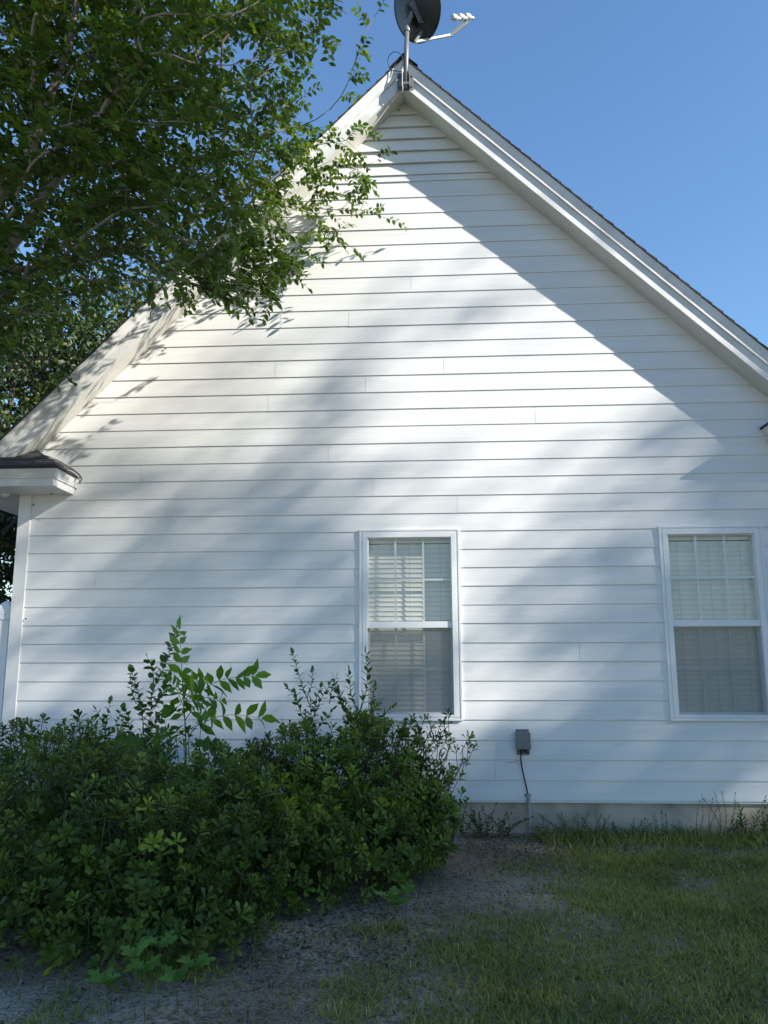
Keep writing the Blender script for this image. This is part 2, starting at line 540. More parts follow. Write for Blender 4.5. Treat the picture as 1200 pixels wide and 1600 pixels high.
# --- corner boards, foundation
for x0, x1, s in ((XL, XL + .104, -1), (XR - .104, XR, 1)):
    cb = MB()
    cb.box(x0, x1, -.024, -.001, -.02, 2.99 if s < 0 else 3.3)
    if s < 0: cb.box(x0 - .022, x0 - .0005, -.024, .09, -.02, 2.98)
    else: cb.box(x1 + .0005, x1 + .022, -.024, .09, -.02, 3.3)
    cb.build('corner_board', M['trim'], house, bevel=.002)
fb = MB()
fb.box(XL + .02, XR - .02, .022, .16, -.6, -.021)
fb.box(XL + .02, XL + .16, .161, DEPTH, -.6, -.021)
fb.box(XR - .16, XR - .02, .161, DEPTH, -.6, -.021)
fb.build('foundation', M['found'], house)
MB().box(XL + .105, XR - .105, -.0035, .021, -.0205, -.0015).build('starter_strip', M['trim'], house)
# --- rakes
EXL, EXR = -4.62, 4.30
prof_rake = [(-.235, .0), (-.262, .0), (-.262, .150), (-.286, .153), (-.286, .188), (-.292, .205), (-.303, .270), (-.306, .288), (-.235, .288)]
for x1, f, nm in ((EXL, lz, 'left'), (EXR, rz, 'right')):
    m_ = MB()
    m_.sweep(prof_rake if x1 > 0 else prof_rake[::-1], (XA, ZA), (x1, f(x1)))
    m_.build('rake_board', M['rake'], house)
    s_ = MB()
    s_.sweep([(-.001, 0.0), (-.234, 0.0), (-.234, .02), (-.001, .02)], (XA, ZA), (x1, f(x1)))
    s_.build('soffit', M['soffit'], house)
# --- roof: deck plus courses whose ends step along the rake
rf = MB()
for sgn, xe, f in ((-1, EXL - .06, lz), (1, EXR + .06, rz)):
    n = 46
    for i in range(n):
        a = i / n; b = (i + 1) / n
        xa = XA + (xe - XA) * a; xb = XA + (xe - XA) * b
        th = .010
        ye = -.317 - rng.random() * .0012
        za, zb = f(xa) + .291, f(xb) + .291
        vs = [(xa, ye, za), (xb, ye, zb), (xb, ye, zb + .026), (xa, ye, za + .012),
              (xa, DEPTH + .3, za), (xb, DEPTH + .3, zb), (xb, DEPTH + .3, zb + .026), (xa, DEPTH + .3, za + .012)]
        fs = [(0, 1, 2, 3), (4, 7, 6, 5), (3, 2, 6, 7), (0, 4, 5, 1), (1, 5, 6, 2), (0, 3, 7, 4)]
        rf.add(vs, fs)
rf.build('roof', M['shingle'], house)
rc = MB()
rc.add([(XA - .15, -.325, ZA + .18), (XA, -.325, ZA + .345), (XA + .15, -.325, ZA + .195), (XA - .15, DEPTH + .3, ZA + .18), (XA, DEPTH + .3, ZA + .345), (XA + .15, DEPTH + .3, ZA + .195),
        (XA, -.325, ZA + .315), (XA, DEPTH + .3, ZA + .315)],
       [(0, 1, 4, 3), (1, 2, 5, 4), (0, 6, 1), (6, 2, 1)])
rc.build('ridge_cap', M['shingle'], house)
# long eave boxes along the sides of the house
for x0, x1, z in ((EXL - .02, XL - .03, 2.90), (XR + .03, EXR + .02, 3.12)):
    eb = MB()
    eb.box(x0, x1, -.22, DEPTH + .2, z, z + .02)
    if x0 < 0: eb.box(x0 - .02, x0 - .0005, -.22, DEPTH + .2, z - .01, z + .16)
    else: eb.box(x1 + .0005, x1 + .02, -.22, DEPTH + .2, z - .01, z + .16)
    eb.build('eave', M['soffit'], house)
# --- boxed eave returns with little shingled caps
def eave_return(xin, xout, zb, zt, yd, s):
    """xin = inner end on the wall, xout = outer end; s=+1: inner end lies towards +X"""
    o = MB()
    def prism_ring(z0, z1, g0, g1):
        # box whose front and inner faces flare by g
        xi0, xi1 = xin + s * g0, xin + s * g1
        vs = []
        for (xi, g, z) in ((xi0, g0, z0), (xi1, g1, z1)):
            vs += [(xi, .0, z), (xi, -yd - g, z), (xout, -yd - g, z), (xout, .0, z)]
        fs = [(0, 1, 2, 3), (7, 6, 5, 4), (0, 4, 5, 1), (1, 5, 6, 2), (2, 6, 7, 3), (3, 7, 4, 0)]
        if s < 0: fs = [f[::-1] for f in fs]
        o.add(vs, fs)
    h = zt - zb
    prism_ring(zb, zb + h * .45, 0, 0)
    prism_ring(zb + h * .451, zb + h * .55, .012, .014)
    prism_ring(zb + h * .551, zt, .016, .04)
    r = o.build('eave_return', M['rake'], house)
    c = MB()
    g = .055
    xi = xin + s * g; yi = -yd - g
    xp = xin - s * .44; zp = zt + .33
    vs = [(xi, -.018, zt + .001), (xi, yi, zt + .001), (xout, yi, zt + .001), (xi, -.018, zt + .018), (xi, yi, zt + .018), (xout, yi, zt + .018),
          (xp, -.02, zp), (xout, -.02, zp), (xout, -.018, zt + .001)]
    fs = [(0, 1, 4, 3), (1, 2, 5, 4), (3, 4, 6), (4, 5, 7, 6), (0, 8, 2, 1)]
    if s < 0: fs = [f[::-1] for f in fs]
    c.add(vs, fs)
    cp = c.build('shingle_cap', M['shingle'], r)
    fl = MB()
    a = np.array([xi, -.021, zt + .02]); b = np.array([xp, -.021, zp + .0])
    fl.add([a, b, b + (0, 0, .035), a + (s * .025, 0, .03)], [(0, 1, 2, 3)] if s < 0 else [(3, 2, 1, 0)])
    fl.build('flashing', M['vinyl'], r)
    return r
eave_return(-3.54, EXL, 2.905, 3.065, .45, 1)
eave_return(3.30, EXR, 3.335, 3.45, .30, -1)

# --- windows
def window(x0, x1):
    z0, z1 = WZ0, WZ1
    c = MB()
    c.ring(x0, x1, z0, z1, .020, -.031, -.004)
    c.ring(x0 + .0205, x1 - .0205, z0 + .0205, z1 - .0205, .012, -.027, -.004)
    c.ring(x0 + .033, x1 - .033, z0 + .033, z1 - .033, .048, -.030, .012, wb=.022)
    c.ring(x0 + .031, x1 - .031, z0 + .031, z1 - .031, .05, .0125, .13, wb=.024)
    win = c.build('window', M['vinyl'], house, bevel=.0025)
    gx0, gx1, gz0, gz1 = x0 + .081, x1 - .081, z0 + .055, z1 - .081
    zm0, zm1 = 1.558, 1.622
    u = MB()
    u.ring(gx0, gx1, zm0 + .003, gz1, .010, -.010, .022, wb=.06)
    u.build('upper_sash', M['vinyl'], win, bevel=.002)
    l = MB()
    l.ring(gx0, gx1, gz0, zm0 + .03, .020, .024, .052)
    l.build('lower_sash', M['vinyl'], win, bevel=.002)
    gw = gx1 - gx0
    for (za, zb, yy, nm) in ((zm1, gz1 - .01, .006, 'upper'), (gz0 + .02, zm0 + .01, .040, 'lower')):
        g = MB(); g.add([(gx0 + .005, yy - .004, za), (gx1 - .005, yy - .004, za), (gx1 - .005, yy - .004, zb), (gx0 + .005, yy - .004, zb)], [(0, 1, 2, 3)])
        g.build('pane', M['glass'], win)
        q = MB()
        for t in (1 / 3, 2 / 3):
            xm = gx0 + gw * t
            q.box(xm - .0095, xm + .0095, yy, yy + .006, za, zb)
        zc = (za + zb) / 2
        q.box(gx0 + .005, gx1 - .005, yy + .0008, yy + .0052, zc - .0095, zc + .0095)
        q.build('muntins', M['vinyl'], win)
    s = MB(); s.add([(gx0, .016, gz0), (gx1, .016, gz0), (gx1, .016, zm0), (gx0, .016, zm0)], [(0, 1, 2, 3)])
    s.build('insect_screen', M['screen'], win)
    return gx0, gx1, gz0, gz1
def blind(gx0, gx1, gz0, gz1, label, tilt):
    t = thing('venetian_blind', label, 'window blind')
    b = MB(); pitch = .0465
    z = gz1 - .075
    i = 0
    while z > gz0 - .02:
        zj = z + rng.normal() * .0008; sl = rng.normal() * .0012
        yc = .094
        hy = .0245 * math.sin(tilt); hz = .0245 * math.cos(tilt)
        a0 = (gx0 - .03, gx1 + .03)
        vs = []
        for k, x in enumerate(a0):
            d = sl * (k * 2 - 1)
            vs += [(x, yc - hy, zj - hz + d), (x, yc + .003, zj + d), (x, yc + hy, zj + hz + d),
                   (x, yc - hy + .0025, zj - hz - .0012 + d), (x, yc + .0055, zj - .001 + d), (x, yc + hy + .0025, zj + hz - .001 + d)]
        fs = [(0, 6, 7, 1), (1, 7, 8, 2), (3, 4, 10, 9), (4, 5, 11, 10), (0, 3, 9, 6), (2, 8, 11, 5), (0, 1, 4, 3), (1, 2, 5, 4), (6, 9, 10, 7), (7, 10, 11, 8)]
        b.add(vs, fs)
        z -= pitch; i += 1
    b.build('slats', M['blind'], t)
    h = MB(); h.box(gx0 - .03, gx1 + .03, .066, .118, gz1 - .045, gz1 + .03)
    h.build('headrail', M['blind'], t)
    for f in (.13, .5, .87):
        x = gx0 + (gx1 - gx0) * f
        cm = MB().tube([(x, .066, gz1 - .045), (x + .001, .0665, gz0)], .0011, 5)
        cm.build('cord', M['conduit'], t)
    return t
labs = ['cream slatted blind with sun stripes behind the middle window', 'closed grey looking blind in the shaded window on the right']
for i, (a, b) in enumerate(WIN):
    g = window(a, b)
    blind(*g, labs[i], .20 if i == 0 else .12)
for a, b in WIN:
    rm = MB()
    x0, x1 = a - .25, b + .25
    rm.add([(x0, .60, .3), (x1, .60, .3), (x1, .60, 2.9), (x0, .60, 2.9), (x0, .105, .3), (x1, .105, .3), (x1, .105, 2.9), (x0, .105, 2.9)],
           [(0, 1, 2, 3), (0, 4, 5, 1), (1, 5, 6, 2), (2, 6, 7, 3), (3, 7, 4, 0)])
    rm.build('room_lining', M['room'], house)
# tiny dark spots on the wall (screw holes, mud dabs)
for px, py, yy in ((160, 610, -.02), (52, 789, -.03), (40, 967, -.028), (80, 772, -.3), (118, 764, -.2), (623, 172, -.035), (258, 545, -.02)):
    p = at(px, py, yy)
    bpy_m = MB().tube([(p[0], yy - .006, p[2]), (p[0] + .002, yy - .003, p[2] + .001), (p[0], yy + .004, p[2])], [.003, .009, .007], 7)
    bpy_m.build('mud_spot', M['spot'], house, smooth=True)

# ================================================================ things on the wall
# junction box
ub = thing('utility_box', 'small grey utility box mounted on the siding above the conduit', 'utility box')
c = MB()
c.box(.797, .925, -.095, -.018, .455, .607)
c.build('cover', M['grey_box'], ub, bevel=.006)
c = MB()
c.box(.801, .921, -.017, -.0166, .40, .63)
for x in (.822, .893):
    c.box(x - .012, x + .012, -.075, -.018, .6075, .622)
c.build('back_plate', M['grey_box'], ub, bevel=.003)
c = MB()
c.tube([(.838, -.055, .4545), (.838, -.055, .425)], .011, 10)
c.tube([(.880, -.055, .4545), (.880, -.055, .428)], .014, 10)
c.tube([(.895, -.070, .437), (.897, -.078, .419)], .013, 10)
c.build('cable_glands', M['black'], ub, smooth=False)
cb = MB().tube(catmull([(.838, -.055, .43), (.835, -.052, .36), (.845, -.045, .28), (.865, -.04, .18), (.884, -.038, .09), (.892, -.036, .03)], 6), .0065, 8)
tag(cb.build('cable', M['black'], None, smooth=True), 'thin black cable hanging from the grey utility box into the conduit', 'cable')
cw = MB().tube(catmull([(.835, -.05, .37), (.80, -.03, .345), (.75, -.022, .332), (.70, -.020, .330)], 5), .002, 5)
tag(cw.build('loose_wire', M['conduit'], None, smooth=True), 'short loose grey wire sticking out beside the black cable', 'wire')
cn = thing('conduit', 'grey conduit pipe rising from the ground up to the siding', 'conduit')
MB().tube([(.893, -.036, .045), (.895, -.036, -.02), (.897, -.034, -.33)], .0145, 12).build('pipe', M['conduit'], cn, smooth=False)
c = MB().tube([(.893, -.036, .062), (.893, -.036, .035)], [.016, .019], 12)
c.box(.860, .925, -.022, -.0178, .040, .056)
c.build('strap', M['conduit'], cn)
# round fixture under the left eave
p = at(8, 770, -.10)
rl = thing('eave_light', 'round white light fixture under the left eave corner', 'light fixture')
c = MB(); ring = []
for i in range(9):
    a = i / 8 * math.pi
    ring.append(((p[0] - .0, -.10 - .048 * math.cos(a) * 1.0, p[2]), .048 * math.sin(a) + .0005))
c.tube([q for q, _ in ring], [r for _, r in ring], 16)
c.build('lamp_shade', M['trim'], rl, smooth=True)
c = MB().tube([(p[0], -.10, p[2] + .04), (p[0], -.10, 2.901)], [.018, .03], 12)
c.build('bracket', M['trim'], rl)

# ================================================================ satellite dish
sdh = thing('satellite_dish', 'dark satellite dish on a grey mast bolted to the gable peak', 'satellite dish')
yd = -.335
pb = at(633.5, 137, yd); pt = at(636, 42, yd)
MB().tube([pb, (pb + pt) / 2, pt], .0245, 14).build('mast', M['galv'], sdh, smooth=True)
c = MB()                                       # foot bracket on the rake peak
c.box(pb[0] - .085, pb[0] + .085, yd + .028, yd + .034, pb[2] - .01, pb[2] + .20)
c.box(pb[0] - .045, pb[0] - .039, yd - .03, yd + .0275, pb[2] - .0, pb[2] + .19)
c.box(pb[0] + .039, pb[0] + .045, yd - .03, yd + .0275, pb[2] - .0, pb[2] + .19)
c.box(pb[0] - .0385, pb[0] + .0385, yd - .028, yd - .0246, pb[2] + .02, pb[2] + .05)
for dz in (.03, .155):
    for dx in (-.065, .065):
        c.tube([(pb[0] + dx, yd + .0275, pb[2] + dz), (pb[0] + dx, yd + .012, pb[2] + dz)], .010, 6)
c.build('mount_bracket', M['galv'], sdh, bevel=.001)
# reflector: offset paraboloid seen from behind
ax = unit(np.array([.62, .62, .48]))
sx = unit(np.cross(np.array([0, 0, 1.]), ax)); ux = np.cross(ax, sx)
ctr = at(652, 11, yd + .02)
RW, RH = .305, .34
c = MB(); rings = 9; seg = 40; vs = []; fs = []
def refl(r, a, back=0.):
    x = RW * r * math.cos(a); y = RH * r * math.sin(a)
    d = .085 * (r * r - 1)
    return ctr + sx * x + ux * y + ax * (d - back)
for side in (0, 1):
    for i in range(rings + 1):
        for j in range(seg):
            vs.append(refl(max(i / rings, .001), 2 * math.pi * j / seg, .004 * side))
for side in (0, 1):
    o_ = side * (rings + 1) * seg
    for i in range(rings):
        for j in range(seg):
            j2 = (j + 1) % seg
            q = (o_ + i * seg + j, o_ + i * seg + j2, o_ + (i + 1) * seg + j2, o_ + (i + 1) * seg + j)
            fs.append(q if side == 0 else q[::-1])
o_ = (rings + 1) * seg
for j in range(seg):
    j2 = (j + 1) % seg
    fs.append((rings * seg + j, rings * seg + j2, o_ + rings * seg + j2, o_ + rings * seg + j))
c.add(vs, fs)
c.build('reflector', M['dish'], sdh, smooth=True)
c = MB().tube([refl(1.0, 2 * math.pi * j / 48, .002) for j in range(49)], .006, 6)
c.build('rim', M['dish'], sdh, smooth=True)
# bracket behind the reflector
c = MB()
bk = ctr - ax * .11 - ux * .06
for s_ in (-1, 1):
    a0 = bk + sx * .055 * s_; 
    c.add([a0 + ux * .13 + ax * .03, a0 - ux * .14 + ax * .045, a0 - ux * .14 - ax * .03, a0 + ux * .05 - ax * .055,
           a0 + sx * .006 + ux * .13 + ax * .03, a0 + sx * .006 - ux * .14 + ax * .045, a0 + sx * .006 - ux * .14 - ax * .03, a0 + sx * .006 + ux * .05 - ax * .055],
          [(0, 1, 2, 3), (7, 6, 5, 4), (0, 4, 5, 1), (1, 5, 6, 2), (2, 6, 7, 3), (3, 7, 4, 0)])
top = pt
c.tube([top - (pt - pb) * .08, top + (pt - pb) * .10], .034, 12)
c.tube([top + (pt - pb) * .02, bk], .03, 8)
c.build('elevation_bracket', M['galv'], sdh, bevel=.001)
low = refl(.98, -math.pi / 2, .0)
a1 = at(648, 66, yd + .02); a2 = at(704, 55, yd + .30); a3 = at(731, 33, yd + .34)
a0 = ctr - ux * RH * .78 - ax * .075
MB().tube([a0, a0 * .4 + a1 * .6, a1], .017, 8).build('arm_joint', M['galv'], sdh)
MB().tube([a1, a2], .0165, 4).build('feed_arm', M['arm'], sdh)
c = MB().tube([a2, a2 * .6 + a3 * .4, a3 * .95 + a2 * .05], [.019, .022, .026], 6)
c.build('feed_bracket', M['grey_box'], sdh)
dl = unit(ctr - a3)
for i in range(3):
    b = at(734 - i * 10.5, 27 + i * .6, yd + .33 - i * .05)
    l = MB().tube([b - dl * .05, b - dl * .01, b + dl * .005, b + dl * .05, b + dl * .058], [.016, .020, .033, .035, .028], 14)
    l.build('receiver_horn', M['lnb'], sdh, smooth=False)
# black loop of cable and white coax
lp = [at(633, 100, yd - .03)]
cx_, cy_ = 618, 96
for i in range(13):
    a = -.1 - i / 12 * 4.3
    lp.append(at(cx_ + 12 * math.cos(a), cy_ + 15 * math.sin(a), yd - .02 + .03 * math.sin(a)))
lp.append(at(629, 112, yd - .03))
tag(MB().tube(catmull(lp, 4), .0042, 6).build('cable_loop', M['black'], None, smooth=True), 'thin dark loop of cable beside the dish mast', 'cable')
wc = [at(629, 108, yd - .03), at(628.5, 125, yd - .03), at(629, 142, yd - .01), at(625, 146, -.27), at(618, 156, -.20), at(608, 172, -.08)]
for t in np.linspace(.03, 1, 16):
    x = -.50 + (-3.86 + .50) * t
    wc.append(np.array([x, -.030, lz(x) - .012 + rng.normal() * .004]))
wc += [np.array([-3.90, -.035, 3.43]), np.array([-3.90, -.05, 3.35]), np.array([-3.84, -.08, 3.27]), np.array([-3.70, -.09, 3.19]), np.array([-3.55, -.08, 3.13]), np.array([-3.475, -.07, 3.07]), np.array([-3.47, -.05, 3.02])]
tag(MB().tube(catmull(wc, 4), .0045, 6).build('coax_cable', M['coax'], None, smooth=True), 'white coax cable running down the left soffit from the dish', 'cable')
for i in range(3):
    off = .012 * (i + 1)
    q = [np.array([-3.92 + off * .3, -.06 - off, 3.32]), np.array([-3.80, -.09 - off, 3.25 + off]), np.array([-3.62, -.10 - off, 3.17 + off]), np.array([-3.50 + off, -.09 - off, 3.11]), np.array([-3.45 + off * .4, -.07, 3.055]), np.array([-3.47, -.05, 3.01])]
    tag(MB().tube(catmull(q, 5), .005, 6).build('eave_cable', M['conduit'], None, smooth=True), 'grey cable draped over the corner of the left eave return', 'cable', 'cables draped over the left eave return')

# ================================================================ fence
fp = thing('fence', 'white vinyl fence post with pointed cap at the left house corner', 'fence')
px0, px1 = -4.245, -4.118
c = MB(); c.box(px0, px1, .02, .147, -.35, 1.66); c.build('post', M['vinyl'], fp, bevel=.006)
c = MB()
c.box(px0 - .008, px1 + .008, .012, .155, 1.6605, 1.715)
xm, ym = (px0 + px1) / 2, .0835
prev = None
vs = []; fs = []
for i, (h, s) in enumerate([(1.7155, 1.0), (1.75, .97), (1.79, .82), (1.825, .55), (1.848, .22), (1.853, .05)]):
    hw = .0715 * s
    vs += [(xm - hw, ym - hw, h), (xm + hw, ym - hw, h), (xm + hw, ym + hw, h), (xm - hw, ym + hw, h)]
    if i:
        a = 4 * (i - 1)
        fs += [(a + k, a + (k + 1) % 4, a + 4 + (k + 1) % 4, a + 4 + k) for k in range(4)]
fs.append((20, 21, 22, 23))
c.add(vs, fs); c.build('cap', M['vinyl'], fp, bevel=.004)
c = MB()
for i in range(18):
    c.box(px0 - .004 - .15 * (i + 1), px0 - .006 - .15 * i, .065, .09, -.28, 1.45)
c.box(px0 - 2.7, px0 - .001, .05, .105, 1.4505, 1.55)
c.box(px0 - 2.7, px0 - .001, .045, .11, -.2, -.08)
c.build('panel', M['vinyl'], fp, bevel=.003)

# ================================================================ ground
GZ = -.285
def gh(x, y):
    x = np.asarray(x, float); y = np.asarray(y, float)
    near = np.clip(1 - (np.abs(x) + np.abs(y + 3)) / 25, 0, 1)
    return GZ + near * (.05 * (fbm(x * .8 + 20, y * .8 + 20) - .5) + .018 * (fbm(x * 5 + 9, y * 5 + 2) - .5)) + .02 * np.clip((x - 1) / 3, 0, 1) * near
xs = np.unique(np.concatenate([np.linspace(-400, -8, 14), np.linspace(-8, 8, 161), np.linspace(8, 400, 14)]))
ys = np.unique(np.concatenate([np.linspace(-400, -10, 14), np.linspace(-10, 1, 111), np.linspace(1, 600, 14)]))
Xg, Yg = np.meshgrid(xs, ys)
Zg = gh(Xg, Yg)
nx, ny = len(xs), len(ys)
V = np.stack([Xg, Yg, Zg], -1).reshape(-1, 3)
F = [(j * nx + i, j * nx + i + 1, (j + 1) * nx + i + 1, (j + 1) * nx + i) for j in range(ny - 1) for i in range(nx - 1)]
me = bpy.data.meshes.new('ground'); me.from_pydata(V.tolist(), [], F); me.update()
for p_ in me.polygons: p_.use_smooth = True
def ground_mat():
    m = mat('sandy soil', (.42, .35, .27), .95, .4, 1.3, .22, 70, col2=(.19, .14, .095), detail=10)
    n = m.node_tree; b = n.nodes['Principled BSDF']
    base = b.inputs['Base Color'].links[0].from_socket
    tc = n.nodes.new('ShaderNodeTexCoord')
    n3 = n.nodes.new('ShaderNodeTexNoise'); n3.inputs['Scale'].default_value = 55; n3.inputs['Detail'].default_value = 8
    n.links.new(tc.outputs['Object'], n3.inputs['Vector'])
    r3 = n.nodes.new('ShaderNodeValToRGB')
    r3.color_ramp.elements[0].position = .40; r3.color_ramp.elements[0].color = (.35, .3, .26, 1)
    r3.color_ramp.elements[1].position = .56; r3.color_ramp.elements[1].color = (1, 1, 1, 1)
    n.links.new(n3.outputs['Fac'], r3.inputs[0])
    mx = n.nodes.new('ShaderNodeMix'); mx.data_type = 'RGBA'; mx.blend_type = 'MULTIPLY'; mx.inputs['Factor'].default_value = .8
    n.links.new(base, mx.inputs[6]); n.links.new(r3.outputs[0], mx.inputs[7])
    a = n.nodes.new('ShaderNodeAttribute'); a.attribute_name = 'turf'
    m2 = n.nodes.new('ShaderNodeMix'); m2.data_type = 'RGBA'
    n.links.new(a.outputs['Fac'], m2.inputs['Factor'])
    n.links.new(mx.outputs[2], m2.inputs[6]); m2.inputs[7].default_value = (.10, .095, .05, 1)
    n.links.new(m2.outputs[2], b.inputs['Base Color'])
    return m
def turf(x, y):
    """how grassy the ground is, 0..1"""
    x = np.asarray(x, float); y = np.asarray(y, float)
    edge = np.interp(y, [-4.2, -3.1, -2.6, -2.1, -1.5, -.5], [-.05, .12, .35, .80, 1.0, .95]) + .5 * (fbm(x * 1.7 + 50, y * 1.7 + 50) - .5)
    g = 1 / (1 + np.exp(-(x - edge) / .16))
    g = g * np.clip((fbm(x * 2.2 + 5, y * 2.2 + 11) - .22) * 4.5, .45, 1)
    n1 = np.clip((fbm(x * 3 + 31, y * 3 + 17) - .50) * 5, 0, 1) * .55 * (x > -2.0)
    far = np.clip((x - 4) / 1, 0, 1)
    edge_wall = np.exp(-((y + .60) / .28) ** 2) * .85 * np.clip(fbm(x * 1.5 + 3, y * 3) * 2, 0, 1)
    return np.clip(np.maximum(np.maximum(g, n1 * (y < -2.6)), far) - edge_wall, 0, 1)
a = me.attributes.new('turf', 'FLOAT', 'POINT')
a.data.foreach_set('value', (turf(V[:, 0], V[:, 1]) * .75).astype(np.float32))
me.materials.append(ground_mat())
go = link(bpy.data.objects.new('ground', me)); tag(go, kind='structure')

# grass blades
N = 330000
gx = rng.uniform(-2.6, 4.4, N); gy = rng.uniform(-4.7, -.08, N)
tr = turf(gx, gy)
keep = rng.random(N) < tr * (.45 + .9 * np.clip(fbm(gx * 5, gy * 5) * 2 - .5, 0, 1)) + .035
gx, gy, tr = gx[keep], gy[keep], tr[keep]
n = len(gx)
an = rng.uniform(0, 2 * np.pi, n); lean = rng.uniform(.15, 1.1, n)
D = np.stack([np.cos(an) * lean, np.sin(an) * lean, np.ones(n)], 1)
Nn = np.stack([np.cos(an), np.sin(an), -lean], 1) + rng.normal(size=(n, 3)) * .3
hgt = rng.uniform(.022, .062, n) * (.65 + .7 * fbm(gx * 2 + 3, gy * 2))
o = foliage('lawn_grass', np.stack([gx, gy, gh(gx, gy) - .003], 1), D, Nn, hgt, rng.uniform(.004, .0075, n),
            np.clip(fbm(gx * 2.4, gy * 2.4) * .75 + rng.normal(size=n) * .14 + (rng.random(n) < .07) * .6, 0, 1), T_BLADE, M['grass'])
tag(o, 'patchy short green lawn grass thinning into sandy soil', 'grass', kind='stuff')
# leaf litter
def litter_d(x, y):
    a = np.exp(-((x - .75) / .5) ** 2 - ((y + .55) / .35) ** 2) * 1.2
    b = np.exp(-((x + .55) / .55) ** 2 - ((y + 2.75) / .4) ** 2)
    return np.clip(a + b + .30 * (y > -1.3) * (x > .3) + .20 + .5 * (x < -.2) * (y > -3.3), 0, 1)
N = 60000
lx_ = rng.uniform(-3.2, 3.8, N); ly_ = rng.uniform(-4.6, -.06, N)
keep = rng.random(N) < litter_d(lx_, ly_)
lx_, ly_ = lx_[keep], ly_[keep]; n = len(lx_)
D = rdir(n); D[:, 2] *= .25
Nn = rdir(n) * .5 + np.array([0, 0, 1.])
o = foliage('leaf_litter', np.stack([lx_, ly_, gh(lx_, ly_) + .004 + rng.random(n) * .008], 1), D, Nn, rng.uniform(.012, .042, n), rng.uniform(.004, .016, n), rng.random(n), T_OVAL, M['litter'])
tag(o, 'dry brown leaf litter scattered over bare soil', 'leaf litter', kind='stuff')

# ================================================================ shrubs
def rosettes(name, label, lobes, nros, stems, seed_tint=.35, size=1.0, extra=()):
    """lobes: (cx,cy,cz, rx,ry,rz) ellipsoids; rosettes of obovate leaves at shoot tips"""
    t = thing(name, label, 'shrub', 'broad leaved shrubs in front of the wall')
    vol = np.array([l[3] * l[4] + l[4] * l[5] + l[3] * l[5] for l in lobes]); vol = vol / vol.sum()
    which = rng.choice(len(lobes), nros, p=vol)
    Lb = np.array(lobes)[which]
    d = rdir(nros)
    rad = np.where(rng.random(nros) < .72, rng.uniform(.86, 1.08, nros), rng.uniform(.4, .9, nros))
    P = Lb[:, :3] + d * Lb[:, 3:6] * rad[:, None]
    nrm = unit(d / Lb[:, 3:6])
    ok = (P[:, 2] > GZ + .05) & (P[:, 1] < -.12)
    P, nrm, rad = P[ok], nrm[ok], rad[ok]
    up_ = (nrm[:, 2] > .45) & (rng.random(len(P)) < .22)
    P[up_, 2] += rng.uniform(.02, .20, up_.sum()) * rng.random(up_.sum())
    for e in extra:
        P = np.vstack([P, e[:3]]); nrm = np.vstack([nrm, unit(np.array(e[3:6], float))]); rad = np.append(rad, 1.15)
    A = unit(nrm * .75 + np.array([0, 0, .55]) + rng.normal(size=P.shape) * .28)
    lf = Leaves(); tw = MB()
    base = np.array(stems)
    clump = .5 + 1.5 * (-.5 + 1 * fbm(P[:, 0] * 2.6 + 40, P[:, 2] * 2.6 + P[:, 1] * 1.7 + 40))
    for i in range(len(P)):
        a = A[i]; s = unit(np.cross(a, [0.3, .8, .1])); q = np.cross(a, s)
        nl = rng.integers(8, 13)
        fresh = rng.random() < .12 and rad[i] > .9
        tb = np.clip(seed_tint * .7 + .5 * (clump[i] - .45) + .12 * rng.normal() + (.38 if fresh else 0), 0, 1)
        L0 = size * rng.uniform(.050, .080)
        tw.tube([P[i] - a * .16 - np.array([0, 0, .02]), P[i] - a * .06, P[i]], [.0026, .0024, .0018], 4, cap=False)
        ph = rng.random() * 6.28
        for k in range(nl):
            an = ph + k * 2.4
            f = k / nl
            el = .25 + .95 * f + rng.normal() * .12            # outer leaves flatter, inner upright
            dr = unit((math.cos(an) * s + math.sin(an) * q) * math.cos(el) + a * math.sin(el))
            nn = a * math.cos(el) - (math.cos(an) * s + math.sin(an) * q) * math.sin(el)
            l = L0 * (1.1 - .45 * f) * rng.uniform(.85, 1.15)
            lf.add(P[i] - a * (1 - f) * .05, dr, nn + rng.normal(size=3) * .15, l, l * rng.uniform(.34, .46), tb + rng.normal() * .09 + (.55 if rng.random() < .012 else 0))
    lf.build('foliage', T_OBOV, M['leaf_bush'], t)
    tw.build('twigs', M['shrubtwig'], t)
    sk = [(b, -1 if i == 0 else 0) for i, b in enumerate(base)]
    sel = rng.choice(len(P), min(220, len(P)), replace=False)
    A_, par, cnt, _ = skeleton(sk, P[sel] - A[sel] * .12, base.mean(0))
    limbs(A_, par, cnt, .0022, .003, .022).build('branches', M['twig'], t)
    return t
G = GZ
rosettes('shrub', 'large dark green shrub in the left foreground, nearest to the camera',
         [(-2.05, -2.75, .20, .70, .62, .56), (-1.50, -3.00, .12, .48, .50, .44), (-2.45, -2.1, .32, .60, .6, .52), (-1.25, -2.55, .16, .45, .45, .45), (-1.65, -2.2, .34, .5, .5, .42), (-1.55, -3.3, -.06, .45, .38, .30), (-2.15, -3.2, -.02, .5, .4, .34), (-1.2, -3.05, -.08, .34, .34, .26), (-2.7, -2.9, .1, .5, .5, .5)],
         2100, [(-2.0, -2.6, G), (-1.6, -2.8, G), (-2.3, -2.2, G)], .42)
rosettes('shrub', 'dark green shrub against the wall beside the white fence post',
         [(-3.15, -1.25, .26, .62, .55, .50), (-2.55, -.95, .22, .5, .5, .42), (-3.5, -1.6, .2, .5, .5, .5), (-2.35, -1.5, .28, .45, .4, .42), (-2.75, -1.35, .48, .26, .26, .32), (-3.4, -1.3, .42, .2, .2, .28)],
         1150, [(-3.1, -1.2, G), (-2.6, -1.1, G)], .44)
